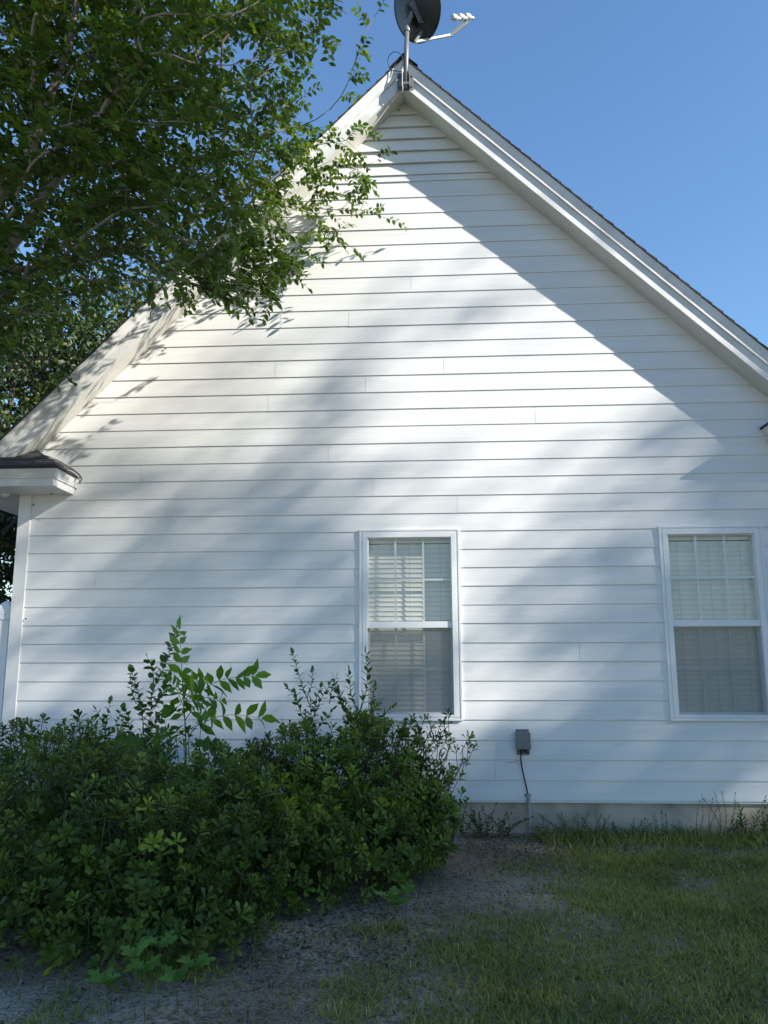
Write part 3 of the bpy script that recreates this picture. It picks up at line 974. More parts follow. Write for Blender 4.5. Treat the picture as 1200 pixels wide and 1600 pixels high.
rosettes('shrub', 'brighter green shrub in front of the middle window lower sash',
         [(-.95, -1.55, .28, .50, .55, .50), (-.45, -1.35, .34, .42, .5, .50), (-1.35, -1.6, .22, .45, .5, .44), (-.55, -1.9, .02, .45, .42, .42), (-.15, -1.25, .12, .33, .4, .44), (-.95, -2.2, .0, .45, .40, .36), (-.1, -1.5, -.05, .25, .3, .28), (-.55, -1.15, .50, .26, .28, .34), (-.98, -1.2, .46, .2, .25, .32)],
         1800, [(-.9, -1.6, G), (-.5, -1.5, G), (-.3, -1.6, G)], .66)
# open straggling branches at the right end of the row
ex = []
for px, py, Y in ((735, 1150, -1.05), (742, 1166, -1.0), (727, 1188, -1.1), (712, 1168, -1.1), (690, 1128, -1.05), (668, 1122, -1.1), (645, 1122, -1.1), (700, 1112, -1.1), (655, 1140, -1.2), (680, 1150, -1.1), (722, 1210, -1.1), (705, 1200, -1.2),
                  (690, 1180, -1.15), (670, 1175, -1.1), (722, 1236, -1.15), (718, 1255, -1.2), (730, 1248, -1.2), (700, 1230, -1.2), (680, 1215, -1.2), (660, 1200, -1.2), (712, 1285, -1.25), (690, 1265, -1.3), (640, 1165, -1.2), (630, 1140, -1.2), (610, 1130, -1.2), (596, 1125, -1.25),
                  (660, 1160, -1.1), (676, 1136, -1.15), (700, 1150, -1.0), (650, 1185, -1.15), (625, 1150, -1.25), (700, 1215, -1.1), (690, 1245, -1.2)):
    q = at(px, py, Y); ex.append((*q, .5, -.1, .7))
    for _ in range(2):
        q2 = at(px - rng.uniform(5, 45), py + rng.uniform(-6, 40), Y - rng.uniform(.0, .2)); ex.append((*q2, .3, -.3, .7))
rosettes('shrub', 'open twiggy shrub end with leaf rosettes standing out against the sunlit siding',
         [(-.05, -1.15, .15, .26, .25, .42), (.0, -1.2, -.08, .22, .2, .2)], 80, [(-.25, -1.3, G), (-.1, -1.25, G)], .50, 1.0, ex)

# ================================================================ shoots, saplings, weeds
def shoot(lf, tw, p0, p1, n, L, Wd, bend=.1, droop=.0, r0=.004, up=.5, tint=.5, pairs=False, start=.15):
    p0 = np.array(p0, float); p1 = np.array(p1, float)
    ln = np.linalg.norm(p1 - p0)
    side = unit(np.cross(p1 - p0, [0, 1, .2])) * rng.choice([-1, 1])
    mid = (p0 + p1) / 2 + side * bend * ln + np.array([0, 0, .1 * ln * (1 if droop > 0 else 0)])
    pts = catmull([p0, mid, p1], 5)
    tw.tube(pts, list(np.linspace(r0, r0 * .35, len(pts))), 5)
    pts = np.array(pts)
    ph = rng.random() * 6
    for k in range(n):
        t = start + (1 - start) * (k + .5) / n
        f = t * (len(pts) - 1); i = min(int(f), len(pts) - 2)
        p = pts[i] * (1 - f + i) + pts[i + 1] * (f - i)
        ax_ = unit(pts[i + 1] - pts[i])
        s = unit(np.cross(ax_, [0.2, .9, .1])); q = np.cross(ax_, s)
        angs = [0, math.pi] if pairs else [k * 2.4 + ph]
        for an in angs:
            if pairs: rad = s * math.cos(an) + q * rng.normal() * .2
            else: rad = s * math.cos(an) + q * math.sin(an)
            d = unit(rad + ax_ * up + np.array([0, 0, .1]) + rng.normal(size=3) * .12)
            sz = rng.uniform(.75, 1.15) * (1 - .35 * abs(t - .5))
            nn = (np.cross(d, np.cross(ax_, d)) if not pairs else np.cross(s, ax_)) + rng.normal(size=3) * .25
            lf.add(p, d, nn, L * sz, Wd * sz, tint + rng.normal() * .12)
    lf.add(pts[-1], unit(pts[-1] - pts[-2]), rdir(1)[0], L, Wd, tint + .2)

# pinnate sapling
sp = thing('sapling', 'bright green sapling with long feathered leaves rising above the shrubs', 'sapling')
lf = Leaves(); tw = MB()
b0 = at(290, 1230, -1.9); b0g = b0.copy(); b0g[2] = G
j1 = at(290, 1150, -1.8); j2 = at(287, 1098, -1.8)
tw.tube(catmull([b0g, b0, j1, j2], 4), list(np.linspace(.009, .004, 13)), 6)
def frond(a, b, n, L, Wd, Y0, Y1, tint, bend=.05, flat=False):
    p0 = at(*a, Y0); p1 = at(*b, Y1)
    ln = np.linalg.norm(p1 - p0)
    mid = (p0 + p1) / 2 + np.array([0, 0, bend * ln])
    pts = np.array(catmull([p0, mid, p1], 6))
    tw.tube(pts, list(np.linspace(.0035, .0012, len(pts))), 5)
    for k in range(n):
        t = .16 + .8 * k / (n - 1) if n > 1 else 1
        f = t * (len(pts) - 1); i = min(int(f), len(pts) - 2)
        p = pts[i] * (1 - f + i) + pts[i + 1] * (f - i)
        ax_ = unit(pts[i + 1] - pts[i])
        s = unit(np.cross(ax_, [0., 1., .25]))
        if flat: s = unit(s * .35 + np.array([0, -1, .2]) * .9)
        for sg in (-1, 1):
            d = unit(s * sg + ax_ * .65 + rng.normal(size=3) * .20 - np.array([0, 0, .12]))
            nn = np.cross(s, ax_) + rng.normal(size=3) * .45
            l = L * (1 - .3 * abs(t - .45)) * rng.uniform(.72, 1.15)
            lf.add(p, d, nn, l, Wd * rng.uniform(.85, 1.1), tint + rng.normal() * .12)
    lf.add(pts[-1], ax_, np.cross(s, ax_), L * .95, Wd, tint + .2)
frond((287, 1100), (281, 985), 7, .125, .055, -1.8, -1.75, .6, .0, True)
frond((287, 1098), (398, 1056), 8, .150, .056, -1.8, -1.95, .5, .10)
frond((293, 1140), (408, 1122), 6, .150, .062, -1.8, -1.95, .5, .10)
frond((287, 1100), (330, 1120), 6, .13, .055, -1.8, -2.3, .55, .1)
frond((287, 1098), (300, 1075), 7, .12, .05, -1.8, -2.25, .8, .2)
frond((289, 1120), (262, 1110), 5, .12, .05, -1.8, -2.0, .4, .1)
frond((287, 1105), (262, 1060), 6, .11, .045, -1.8, -1.6, .5, .1)
frond((288, 1100), (318, 1062), 6, .12, .048, -1.8, -2.1, .75, .15)
frond((289, 1125), (345, 1095), 6, .12, .05, -1.8, -2.2, .45, .15)
frond((290, 1150), (250, 1150), 5, .12, .05, -1.8, -2.1, .35, .1)
lf.build('foliage', T_LANCE, M['leaf_bright'], sp)
tw.build('stem', M['stem'], sp)
# lobed broad leaves plant
bl = thing('broadleaf_weed', 'weed with big lobed leaves on top of the dark shrub', 'weed')
lf = Leaves(); tw = MB()
for px, py, dx, dz, L, Y in ((205, 1160, 1, -.1, .22, -2.1), (330, 1165, -.8, .25, .20, -2.0), (240, 1190, .9, -.5, .24, -2.25), (300, 1215, .5, -.3, .17, -2.3), (345, 1190, .7, -.2, .15, -2.1), (230, 1215, -.6, -.4, .18, -2.3), (310, 1245, .3, -.8, .16, -2.35)):
    p = at(px, py, Y)
    lf.add(p - np.array([dx, 0, dz]) * L * .5, (dx, -.25, dz), (.1, -.55, .8), L, L * .95, rng.uniform(.05, .35))
    gq = p.copy(); gq[2] = G; gq[1] += .1
    tw.tube(catmull([gq, (gq + p) / 2 + rng.normal(size=3) * .03, p - np.array([dx, 0, dz]) * L * .5], 4), .0032, 5)
lf.build('foliage', T_LOBE, M['leaf_bright'], bl)
tw.build('stem', M['stem'], bl)
# thin shoots with small round leaves
def shoots_plant(name, label, cat, specs, L, Wd, m, tint, tmpl=T_OVAL, group=None, pairs=False, per=26, up=.5):
    t = thing(name, label, cat, group)
    lf = Leaves(); tw = MB()
    for (a, b, Y0, Y1, sc) in specs:
        p0 = at(*a, Y0); p1 = at(*b, Y1)
        ln = np.linalg.norm(p1 - p0)
        shoot(lf, tw, p0, p1, max(4, int(ln * per)), L * sc, Wd * sc, bend=rng.uniform(.02, .08), tint=tint, pairs=pairs, up=up)
    g0 = at(*specs[0][0], specs[0][2])
    g = g0.copy(); g[2] = G
    tw.tube([g, (g + g0) / 2 + np.array([.01, .01, 0]), g0], [.006, .005, .004], 5)
    lf.build('foliage', tmpl, m, t)
    tw.build('stem', M['twig'], t)
    return t
shoots_plant('sapling', 'thin stemmed sapling with small rounded leaves left of the feathery sapling', 'sapling',
             [((222, 1200), (238, 1080), -1.5, -1.5, 1), ((236, 1085), (275, 985), -1.5, -1.5, 1.), ((225, 1150), (206, 1050), -1.5, -1.5, .9), ((235, 1110), (262, 1060), -1.5, -1.6, .9), ((240, 1070), (232, 1030), -1.5, -1.4, .9), ((228, 1140), (270, 1100), -1.5, -1.6, 1), ((220, 1170), (196, 1108), -1.5, -1.4, .8), ((225, 1160), (265, 1140), -1.5, -1.5, 1), ((213, 1100), (205, 1065), -1.5, -1.5, .8)],
             .074, .056, M['leaf_privet'], .5, per=55)
shoots_plant('sapling', 'low leafy sprout between the shrub tops and the sunlit lower siding', 'sapling',
             [((165, 1170), (172, 1098), -1.4, -1.4, 1), ((165, 1150), (150, 1110), -1.4, -1.4, .9), ((170, 1150), (190, 1108), -1.4, -1.4, .9), ((180, 1160), (198, 1125), -1.4, -1.4, .9)],
             .062, .040, M['leaf_privet'], .5, per=40)
shoots_plant('privet', 'upright privet shoot left of the middle window', 'shrub',
             [((488, 1190), (485, 1100), -1.1, -1.1, 1), ((485, 1105), (458, 1023), -1.1, -1.1, .95), ((488, 1150), (462, 1085), -1.1, -1.0, .9), ((486, 1130), (515, 1070), -1.1, -1.15, .9), ((515, 1100), (524, 1060), -1.1, -1.1, .8), ((486, 1160), (440, 1130), -1.1, -1.1, .9), ((470, 1110), (450, 1075), -1.1, -1.1, .8), ((490, 1150), (520, 1110), -1.1, -1.2, .9), ((492, 1120), (500, 1075), -1.1, -1.2, .85), ((480, 1090), (488, 1050), -1.1, -1.1, .8)],
             .072, .034, M['leaf_privet'], .45, group='privet shoots behind the shrubs', per=44)
shoots_plant('privet', 'feathery privet shoot reaching over the lower left of the middle window', 'shrub',
             [((556, 1190), (562, 1110), -.9, -.9, 1), ((562, 1115), (572, 1022), -.9, -.9, 1.05), ((560, 1140), (530, 1080), -.9, -.9, .95), ((560, 1150), (592, 1100), -.9, -.95, .95), ((562, 1120), (545, 1050), -.9, -.9, .9), ((565, 1140), (612, 1105), -.9, -.9, .8), ((545, 1120), (522, 1062), -.9, -.9, .85), ((562, 1160), (585, 1075), -.9, -1., .9), ((556, 1150), (540, 1100), -.9, -1., .95)],
             .074, .032, M['leaf_privet'], .5, group='privet shoots behind the shrubs', per=46, up=.75)
# lobed seedlings at the shrub's foot
def seedling(label, specs, L):
    t = thing('oak_seedling', label, 'seedling')
    lf = Leaves(); tw = MB()
    for px, py, Z in specs:
        d = ray(px, py); p = CAMP + d * ((Z - CAMP[2]) / d[2])
        c0 = p.copy(); c0[2] = Z
        g = c0 + np.array([rng.normal() * .02, .05, 0]); g[2] = G
        tw.tube([g, (g + c0) / 2, c0], .0022, 5)
        nl = 5
        for k in range(nl):
            an = k * 2.4 + rng.random()
            lf.add(c0, (math.cos(an), math.sin(an) - .35, .35 + rng.random() * .4), (rng.normal() * .3, -.5, 1), L * rng.uniform(.8, 1.15), L * .6, rng.uniform(.2, .65))
    lf.build('foliage', T_LOBE, M['leaf_bright'], t)
    tw.build('stem', M['stem'], t)
seedling('pale lobed oak seedling at the left foot of the shrubs', [(212, 1492, .0), (165, 1535, -.12), (225, 1515, -.05), (275, 1530, -.12), (305, 1512, -.1), (250, 1478, .0)], .095)
seedling('pale lobed oak seedling under the right shrub edge', [(607, 1402, .0), (620, 1412, -.05), (632, 1398, -.02)], .09)

# weeds along the foundation
def weed(px, py_top, py_base, Y, label, L=.03, Wd=.012, nst=3, m=None, tint=.3, group='weeds along the foundation'):
    t = thing('weed', label, 'weed', group)
    lf = Leaves(); tw = MB()
    base = at(px, py_base, Y); base[2] = float(gh(base[0], base[1]))
    top = at(px, py_top, Y)
    for s_ in range(nst):
        b = base + np.array([rng.normal() * .02, rng.normal() * .02, 0])
        q = top + np.array([rng.normal() * .06 * nst / 3, rng.normal() * .04, -rng.random() * .35 * (top[2] - base[2])])
        ln = np.linalg.norm(q - b)
        shoot(lf, tw, b, q, int(6 + ln * 50), L, Wd, bend=.06, tint=tint, r0=.0022, up=.7)
    lf.build('foliage', T_LANCE, m or M['leaf_weed'], t)
    tw.build('stem', M['twig'], t)
for i, px in enumerate((727, 743, 758, 774, 790)):
    weed(px, 1262 + 6 * abs(i - 2) + rng.integers(-4, 6), 1300, -.14 - .05 * (i % 2), 'leafy green weed clump between the shrub and the conduit', .035, .016, 6, tint=.25, group='weed clump left of the conduit')
for px in (848, 866, 884, 905, 925, 946, 968, 990, 1012, 1035, 1058, 1078):
    weed(px + rng.integers(-6, 6), 1272 + rng.integers(-2, 18), 1302, -.12 - rng.random() * .25, 'low green weed at the base of the foundation right of the conduit', .032, .010, 5, tint=.35)
weed(1092, 1238, 1300, -.10, 'spindly weed with dark seed heads, leftmost of the tall weeds below the right window', .022, .009, 2, tint=.1)
weed(1112, 1240, 1300, -.10, 'thin upright weed between the spindly weed and the bushy pair', .022, .010, 2, tint=.1)
weed(1133, 1238, 1300, -.14, 'bushy upright weed with tiny leaves near the sunlit foundation corner', .022, .011, 6, tint=.35)
weed(1170, 1262, 1302, -.14, 'pale leafy weed with long narrow leaves in front of the sunlit foundation', .07, .017, 3, tint=.8)
weed(1192, 1240, 1304, -.18, 'broader leafed weed at the right edge of the photo', .05, .02, 4, tint=.6)
weed(1150, 1275, 1304, -.18, 'short grassy weed tuft beside the large leafy weed', .05, .012, 6, tint=.6)

# tall grass tufts along the foundation as ground cover
N = 5200
gx = rng.uniform(.95, 3.9, N); gy = -.05 - np.abs(rng.normal(size=N)) * .26
k_ = rng.random(N) < .3 + .9 * fbm(gx * 3, gy * 3 + 5)
gx, gy = gx[k_], gy[k_]; n = len(gx)
an = rng.uniform(0, 2 * np.pi, n); lean = rng.uniform(.1, .9, n)
D = np.stack([np.cos(an) * lean, np.sin(an) * lean, np.ones(n)], 1)
o = foliage('edge_grass', np.stack([gx, gy, gh(gx, gy) - .003], 1), D, np.stack([np.cos(an), np.sin(an), -lean], 1), rng.uniform(.04, .14, n), rng.uniform(.005, .010, n), rng.random(n), T_BLADE, M['grass'])
tag(o, 'taller rough grass growing along the foundation', 'grass', kind='stuff')

# ================================================================ front-left tree (small smooth leaves, pale limbs)
ft = thing('tree', 'leafy tree with pale smooth limbs reaching over the left of the roof', 'tree')
def ray_pt(px, py, Y): return at(px, py, Y)
# screen-space density of its crown, used to choose real 3-D twig positions
cols = np.arange(-100, 701, 50)
dens = {  # y: list over cols (-100..700)
    -60: '99999999999620000', 0: '99999999998620000', 50: '99999999988410000', 100: '99999999988410000',
    150: '99999999886310000', 200: '99999998876310000', 250: '99989958887752000', 300: '99889987777662000',
    350: '98777776777641000', 400: '97776656788300000', 450: '87665444799600000', 500: '85332101770000000', 550: '63110000000000000', 620: '42000000000000000'}
rows = sorted(dens)
DM = np.array([[int(c) for c in dens[r]] for r in rows], float) / 9
def bil(px, py):
    cx = np.clip((px + 100) / 50, 0, len(cols) - 1.001); ci = cx.astype(int); fx = cx - ci
    ri = np.clip(np.searchsorted(rows, py, side='right') - 1, 0, len(rows) - 2)
    ra = np.array(rows)
    fy = np.clip((py - ra[ri]) / (ra[ri + 1] - ra[ri]), 0, 1)
    return (DM[ri, ci] * (1 - fx) + DM[ri, ci + 1] * fx) * (1 - fy) + (DM[ri + 1, ci] * (1 - fx) + DM[ri + 1, ci + 1] * fx) * fy
N = 4700
px = rng.uniform(-260, 620, N); py = rng.uniform(-220, 600, N)
d_ = bil(px, np.clip(py, -60, 620))
# a few natural holes
hole = 1 - .95 * np.exp(-(((px - 215) / 28) ** 2 + ((py - 245) / 22) ** 2)) - .8 * np.exp(-(((px - 60) / 26) ** 2 + ((py - 372) / 20) ** 2)) - .6 * np.exp(-(((px - 130) / 24) ** 2 + ((py - 425) / 18) ** 2))
hole = hole - .8 * np.exp(-(((px - 410) / 18) ** 2 + ((py - 225) / 26) ** 2)) - .8 * np.exp(-(((px - 405) / 30) ** 2 + ((py - 70) / 14) ** 2))
cl = fbm(px / 55 + 3, py / 55 + 8)
keep = rng.random(N) < d_ * hole * (.25 + 1.3 * np.clip((cl - .30) * 3, 0, 1))
keep &= ~((px > 230) & (py > 462))
px, py = px[keep], py[keep]
edge = np.clip((px - 380) / 180, 0, 1) * np.clip((py - 120) / 150, 0, 1)      # twigs near the wall at the lower right
low = np.clip((py - 380) / 80, 0, 1) * np.clip((px - 230) / 80, 0, 1)
n = len(px)
Yd = -rng.uniform(1.25, 3.0, n)
Yd = np.where(edge > .35, -rng.uniform(.16, .42, n), Yd)
wx = np.array([at(a, b, -.3) for a, b in zip(px, py)])
Yd = np.where((edge > .35) & (wx[:, 2] > lz(wx[:, 0]) - .2), -rng.uniform(.45, .8, n), Yd)
Yd = np.where(low > .5, -rng.uniform(1.25, 1.55, n), Yd)
mid_ = (edge > .05) & (edge <= .35); Yd = np.where(mid_, -rng.uniform(.8, 1.6, n), Yd)
TP = np.array([at(a, b, c) for a, b, c in zip(px, py, Yd)])
sh_ = TP + np.outer(TP[:, 1], SUN[[0, 1, 2]] * np.array([1, -1, 1]))       # where each twig's shadow meets the wall
onwall = (sh_[:, 0] > -3.75) & (sh_[:, 2] < lz(sh_[:, 0]) + .1) & (sh_[:, 2] > 3.2)
free = (edge > .35) | (low > .5)
kp = ~onwall | (rng.random(n) < np.where(free, .9, .12))
TP = TP[kp]
TIPS = [(330, 462, -1.4), (350, 472, -1.45), (305, 452, -1.4), (375, 470, -1.4), (320, 440, -1.4), (345, 430, -1.4), (365, 445, -1.45), (400, 440, -1.4), (420, 455, -1.4), (395, 420, -1.4), (430, 425, -1.35), (445, 400, -1.3), (410, 400, -1.3), (300, 425, -1.4), (325, 410, -1.4), (588, 22, -1.7), (570, 45, -1.7), (560, 70, -1.7), (545, 95, -1.6), (558, 130, -1.5), (540, 160, -1.3), (560, 200, -.9), (545, 215, -.8), (600, 340, -.26), (585, 330, -.3), (568, 318, -.3), (550, 335, -.3), (535, 325, -.32), (570, 285, -.34), (552, 270, -.36), (560, 235, -.6),
        (452, 442, -1.43), (440, 424, -1.43), (425, 467, -1.43), (405, 462, -1.38), (362, 477, -1.43), (355, 457, -1.38), (315, 462, -1.48), (300, 442, -1.48), (335, 450, -1.48), (385, 442, -1.43), (450, 402, -1.38), (470, 372, -0.9), (410, 427, -1.48), (375, 422, -1.48), (345, 427, -1.48), (290, 420, -1.53)]
TP = np.vstack([TP, [at(*q) for q in TIPS]])
seed = []
def add_line(pts, parent, k=5):
    q = catmull(pts, k)
    idx = parent
    for j, p in enumerate(q):
        seed.append((np.array(p), idx)); idx = len(seed) - 1
    return idx
base = np.array([-4.7, -2.3, G - .1])
t1 = add_line([base, base + [.15, .05, 1.3], np.array([-4.45, -2.2, 2.5])], -1)
t2 = add_line([base + [.12, .1, .1], np.array([-4.75, -2.0, 1.6]), np.array([-4.9, -2.0, 3.2]), np.array([-4.6, -2.2, 5.0]), np.array([-4.2, -2.3, 7.0])], 0)
eB = add_line([at(-60, 470, -2.1), at(37, 360, -2.1), at(75, 296, -2.1), at(127, 232, -2.1), at(172, 142, -2.05), at(195, 116, -2.0), at(277, 97, -1.95), at(337, 67, -1.9), at(382, 12, -1.85), at(420, -60, -1.8)], t1)
eC = add_line([at(-60, 520, -1.9), at(0, 472, -1.9), at(75, 415, -1.85), at(150, 400, -1.7), at(225, 375, -1.5), at(330, 330, -1.2), at(420, 278, -.95), at(480, 235, -.75), at(530, 200, -.6)], t1)
add_line([at(-60, 400, -2.4), at(0, 307, -2.4), at(34, 262, -2.4), at(62, 190, -2.4), at(110, 60, -2.4), at(130, -80, -2.4)], t1)
add_line([at(225, 375, -1.5), at(290, 372, -1.25), at(345, 400, -1.0), at(372, 440, -.95)], eC - 16)
add_line([at(-60, 545, -1.6), at(20, 500, -1.5), at(110, 460, -1.4), at(240, 438, -1.2), at(330, 440, -1.0)], t1)
add_line([at(172, 142, -2.05), at(182, 85, -2.0), at(199, 19, -2.0), at(205, -60, -2.0)], eB - 22)
add_line([at(127, 300, -1.9), at(202, 292, -1.8), at(262, 273, -1.7), at(330, 230, -1.6)], eC - 22)
add_line([at(-60, 620, -1.5), at(10, 580, -1.5), at(45, 565, -1.5), at(75, 558, -1.5)], t1)
A_, par, cnt, tips = skeleton(seed, TP, np.array([-4.4, -2.2, 3.0]))
limbs(A_, par, cnt, .0019, .0022, .07, 7).build('branches', M['bark'], ft)
lf = Leaves(); tw = MB()
for ti in tips:
    p = A_[ti]; j = par[ti]
    out = unit(p - A_[j])
    for s_ in range(1 + int(rng.random() < (.4 if proj(p)[0] > 330 else .95)) + int(rng.random() < .5 and proj(p)[0] < 200) + int(280 < proj(p)[0] < 460 and proj(p)[1] > 370)):
        d0 = unit(out * .6 + rdir(1)[0] * .75 + np.array([.12, 0, -.12]))
        ln = rng.uniform(.14, .28)
        pts = [p, p + d0 * ln * .5 + np.array([0, 0, .01]), p + d0 * ln + np.array([0, 0, -.03])]
        tw.tube(pts, [.0022, .0016, .0008], 4, cap=False)
        pa = np.array(catmull(pts, 3))
        s = unit(np.cross(d0, [0.1, .2, 1])); nl = rng.integers(7, 12)
        tb = rng.uniform(.15, .75)
        for k in range(nl):
            f = (.12 + .88 * k / nl) * (len(pa) - 1); i = min(int(f), len(pa) - 2)
            q = pa[i] * (1 - f + i) + pa[i + 1] * (f - i)
            d = unit(s * (1 if k % 2 else -1) + d0 * .55 + np.array([0, 0, -.18]) + rng.normal(size=3) * .22)
            L = rng.uniform(.052, .078)
            lf.add(q, d, np.array([0, 0, 1.]) + rng.normal(size=3) * .45, L, L * rng.uniform(.45, .56), tb + rng.normal() * .12)
lf.build('foliage', T_OVAL, M['leaf_front'], ft)
tw.build('twigs', M['twig'], ft)
print('front tree leaves', len(lf.P), 'tips', len(tips))

# ================================================================ trees: generic
def crown_tree(label, basepos, ctrs, nleaf, size, m, bark, group=None, ntips=160, kr=.012, sparse=1.0):
    """ctrs: list of clump centres (x,y,z,r)"""
    t = thing('tree', label, 'tree', group)
    C = np.array(ctrs)
    wt = C[:, 3] ** 2; wt = wt / wt.sum()
    # each clump breaks into small sprays so gaps open between them
    nsp = max(60, nleaf // 26)
    wh = rng.choice(len(C), nsp, p=wt)
    d = rdir(nsp)
    sp_c = C[wh, :3] + d * (C[wh, 3] * rng.uniform(.35, 1.05, nsp) ** .6)[:, None] * np.array([1, 1, .8])
    sr = rng.uniform(.16, .42, nsp)
    which = rng.choice(nsp, nleaf)
    off = rng.normal(size=(nleaf, 3)) * .45
    P = sp_c[which] + off * sr[which][:, None] * np.array([1, 1, .55])
    D = unit(rdir(nleaf) + d[which] * .5)
    Nn = rng.normal(size=(nleaf, 3)) * .6 + np.array([0, 0, .7]) + d[which] * .4
    tint = np.clip(rng.random(nsp)[which] * .6 + rng.normal(size=nleaf) * .15 + .1, 0, 1)
    L = size * rng.uniform(.7, 1.3, nleaf)
    foliage('foliage', P, D, Nn, L, L * .5, tint, T_CARD, m, t)
    b = np.array(basepos, float)
    top = C[:, :3].mean(0)
    seed = []
    q = catmull([b, b * .6 + top * .4 + np.array([.1, .05, 0]), top], 6)
    for i, p in enumerate(q): seed.append((np.array(p), i - 1))
    sel = rng.choice(nsp, min(ntips, nsp), replace=False)
    A2, par2, cnt2, _ = skeleton(seed, sp_c[sel], b + np.array([0, 0, 1.]))
    limbs(A2, par2, cnt2, kr, .008, .30, 7).build('trunk', bark, t)
    return t
def blob(cx, cy, cz, rx, rz, n, r):
    o = []
    for _ in range(n):
        d = rdir(1)[0] * rng.uniform(.3, 1) ** .5
        o.append((cx + d[0] * rx, cy + d[1] * rx, cz + d[2] * rz, r * rng.uniform(.7, 1.2)))
    return o
BG = 'trees behind the house'
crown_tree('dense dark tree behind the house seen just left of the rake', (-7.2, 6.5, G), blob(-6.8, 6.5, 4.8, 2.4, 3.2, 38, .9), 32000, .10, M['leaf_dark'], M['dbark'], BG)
crown_tree('tall sunlit green tree rising behind the left roof slope', (-6.6, 10.5, G), blob(-6.0, 10.5, 7.4, 2.6, 2.9, 34, 1.0), 22000, .12, M['leaf_back'], M['dbark'], BG)
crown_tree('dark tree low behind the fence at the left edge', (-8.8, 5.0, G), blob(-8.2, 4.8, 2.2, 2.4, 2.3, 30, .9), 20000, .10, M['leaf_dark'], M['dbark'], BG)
crown_tree('broad tree farther back at the left edge with sunlit crown', (-10.5, 9.5, G), blob(-9.8, 9.5, 6.8, 2.8, 3.2, 34, 1.1), 22000, .13, M['leaf_back'], M['dbark'], BG)
crown_tree('leafy green tree standing close behind the left roof slope', (-6.0, 7.5, G), blob(-5.4, 7.2, 6.0, 2.0, 3.0, 34, .85), 28000, .10, M['leaf_back'], M['dbark'], BG)
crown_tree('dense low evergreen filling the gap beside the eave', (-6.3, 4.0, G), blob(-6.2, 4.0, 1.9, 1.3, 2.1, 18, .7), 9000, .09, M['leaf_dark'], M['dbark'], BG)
crown_tree('large dark evergreen farthest behind the left of the house', (-11.5, 14, G), blob(-11.0, 14, 6.5, 4.5, 6.0, 44, 1.5), 26000, .16, M['leaf_back'], M['dbark'], BG)

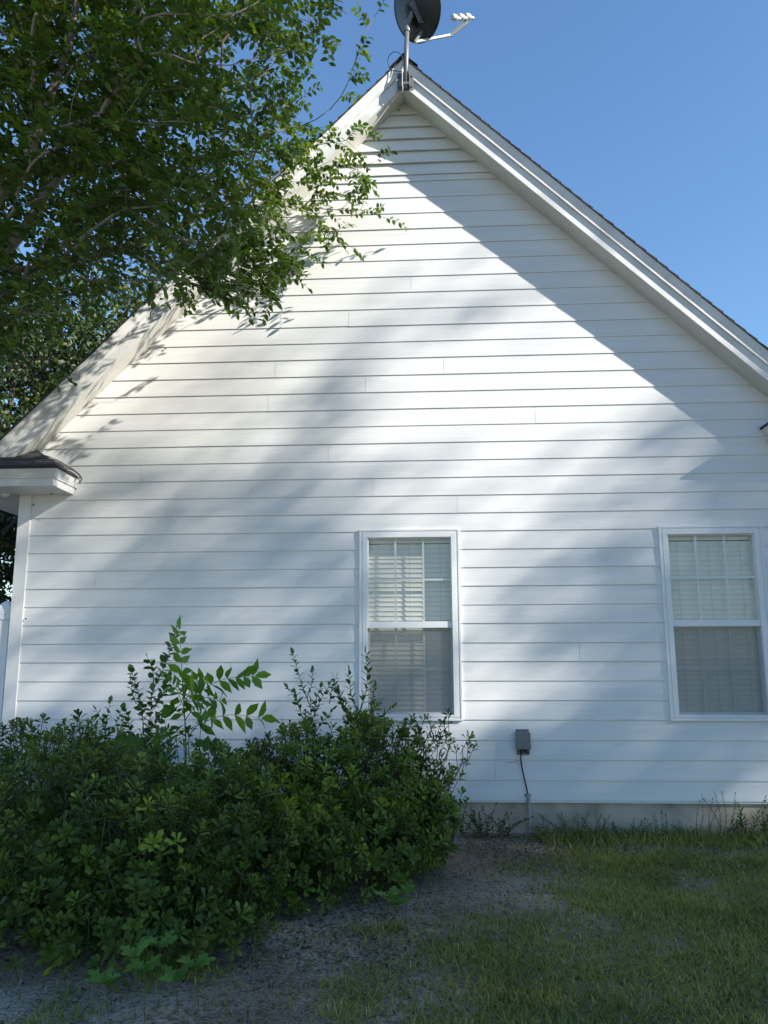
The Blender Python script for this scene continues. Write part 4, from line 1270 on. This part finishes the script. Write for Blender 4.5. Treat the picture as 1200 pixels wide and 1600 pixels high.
# ================================================================ tall trees towards the sun: their crowns dapple the wall
Tg = {  # light reaching the wall, sampled on the 100 px grid of the photo (columns 0..1200)
    150: '9999999999999', 350: '9999999999999', 400: '9999999898888', 450: '9999999777888', 500: '9999994268888', 550: '9999646889999',
    600: '9988548999972', 650: '7776557998620', 700: '6655457986410', 750: '4443223696310', 800: '4332124664210', 850: '4322113783210', 900: '3211112651100',
    950: '5211213742100', 1000: '4322312562100', 1050: '4543322472100', 1100: '2334221382100', 1150: '0111111700001', 1200: '0000000100002', 1250: '0000000000026', 1300: '0000000000013', 1340: '0000000000000'}
tr_ = sorted(Tg); TM = (np.array([[int(c) for c in Tg[r]] for r in tr_], float) / 9) ** 1.6
TM = np.clip(TM * 1.18, 0, 1)
def transm(X, Z):
    P = np.stack([X, np.zeros_like(X), Z], -1) - CAMP
    zc = P @ FW; px = 600 + FPX * (P @ RT) / zc; py = 800 - FPX * (P @ UP) / zc
    cx = np.clip(px / 100, 0, 11.999); ci = cx.astype(int); fx = cx - ci
    ra = np.array(tr_); py = np.clip(py, 150, 1339.9)
    ri = np.clip(np.searchsorted(ra, py, side='right') - 1, 0, len(ra) - 2)
    fy = (py - ra[ri]) / (ra[ri + 1] - ra[ri])
    T = (TM[ri, ci] * (1 - fx) + TM[ri, ci + 1] * fx) * (1 - fy) + (TM[ri + 1, ci] * (1 - fx) + TM[ri + 1, ci + 1] * fx) * fy
    left = np.clip((-4.3 - X) / 2, 0, 1)
    Tl = np.where(Z > 4.0, .96, np.where(Z > 1.5, .40, .0))
    T = T * (1 - left) + Tl * left
    T = np.where(Z < -.25, 0, T)
    right = np.clip((X - 3.45) / .4, 0, 1)
    T = T * (1 - right) + np.where(Z < 7.5, .0, 1.0) * right
    return T
sun_h = np.array([SUN[0], SUN[1], 0]) / np.hypot(SUN[0], SUN[1]); perp = np.array([-sun_h[1], sun_h[0], 0])
cosw = abs(SUN[1]) / np.linalg.norm(SUN)
Lf = .22; area = Lf * Lf * .55 * .5 * .62 / cosw
N = int((7.5 + 24) * (13 + 9.0) * 5.8 / area)
X = rng.uniform(-24, 7.5, N); Z = rng.uniform(-13, 9.0, N)
T = transm(X, Z)
dn = np.clip(-np.log(np.clip(T, .003, 1)), 0, 5.8) / 5.8
dn = np.where(T > .95, 0, dn)
s = rng.uniform(9.8, 12.8, N)
Pt = np.stack([X + SUN[0] * s, SUN[1] * s, Z + SUN[2] * s], 1)
keep = (rng.random(N) < dn) & (Pt[:, 2] > 1.2)
hh = Pt @ perp
keep &= (hh > -6.4) & (hh < 4.6)
Pt = Pt[keep]; hh = hh[keep]
print('sun tree leaves', len(Pt))
cuts = [-99, -3.2, .1, 99]
labs = ['tall broad tree behind the camera on the left shading the yard', 'tall tree behind the camera on the right whose crown dapples the wall', 'tall tree farthest to the right behind the camera shading the house corner']
for i in range(3):
    m_ = (hh > cuts[i]) & (hh <= cuts[i + 1])
    Q = Pt[m_]; n = len(Q)
    t = thing('tree', labs[i], 'tree', 'tall trees behind the camera')
    L = Lf * rng.uniform(.8, 1.2, n)
    foliage('foliage', Q, rdir(n), rdir(n), L, L * .55, rng.random(n), T_CARD, M['leaf_sun'], t)
    c0 = Q.mean(0); b = sun_h * 28.5 + perp * float(np.median(hh[m_])); b[2] = G
    seed = []
    q = catmull([b, b * .5 + c0 * .5 + np.array([.1, .1, 0]), np.array([c0[0], c0[1], c0[2] + .5])], 6)
    for j, p in enumerate(q): seed.append((np.array(p), j - 1))
    sel = rng.choice(n, min(220, n), replace=False)
    A2, par2, cnt2, _ = skeleton(seed, Q[sel], b + np.array([0, 0, 3.]))
    limbs(A2, par2, cnt2, .012, .008, .24, 7).build('trunk', M['dbark'], t)
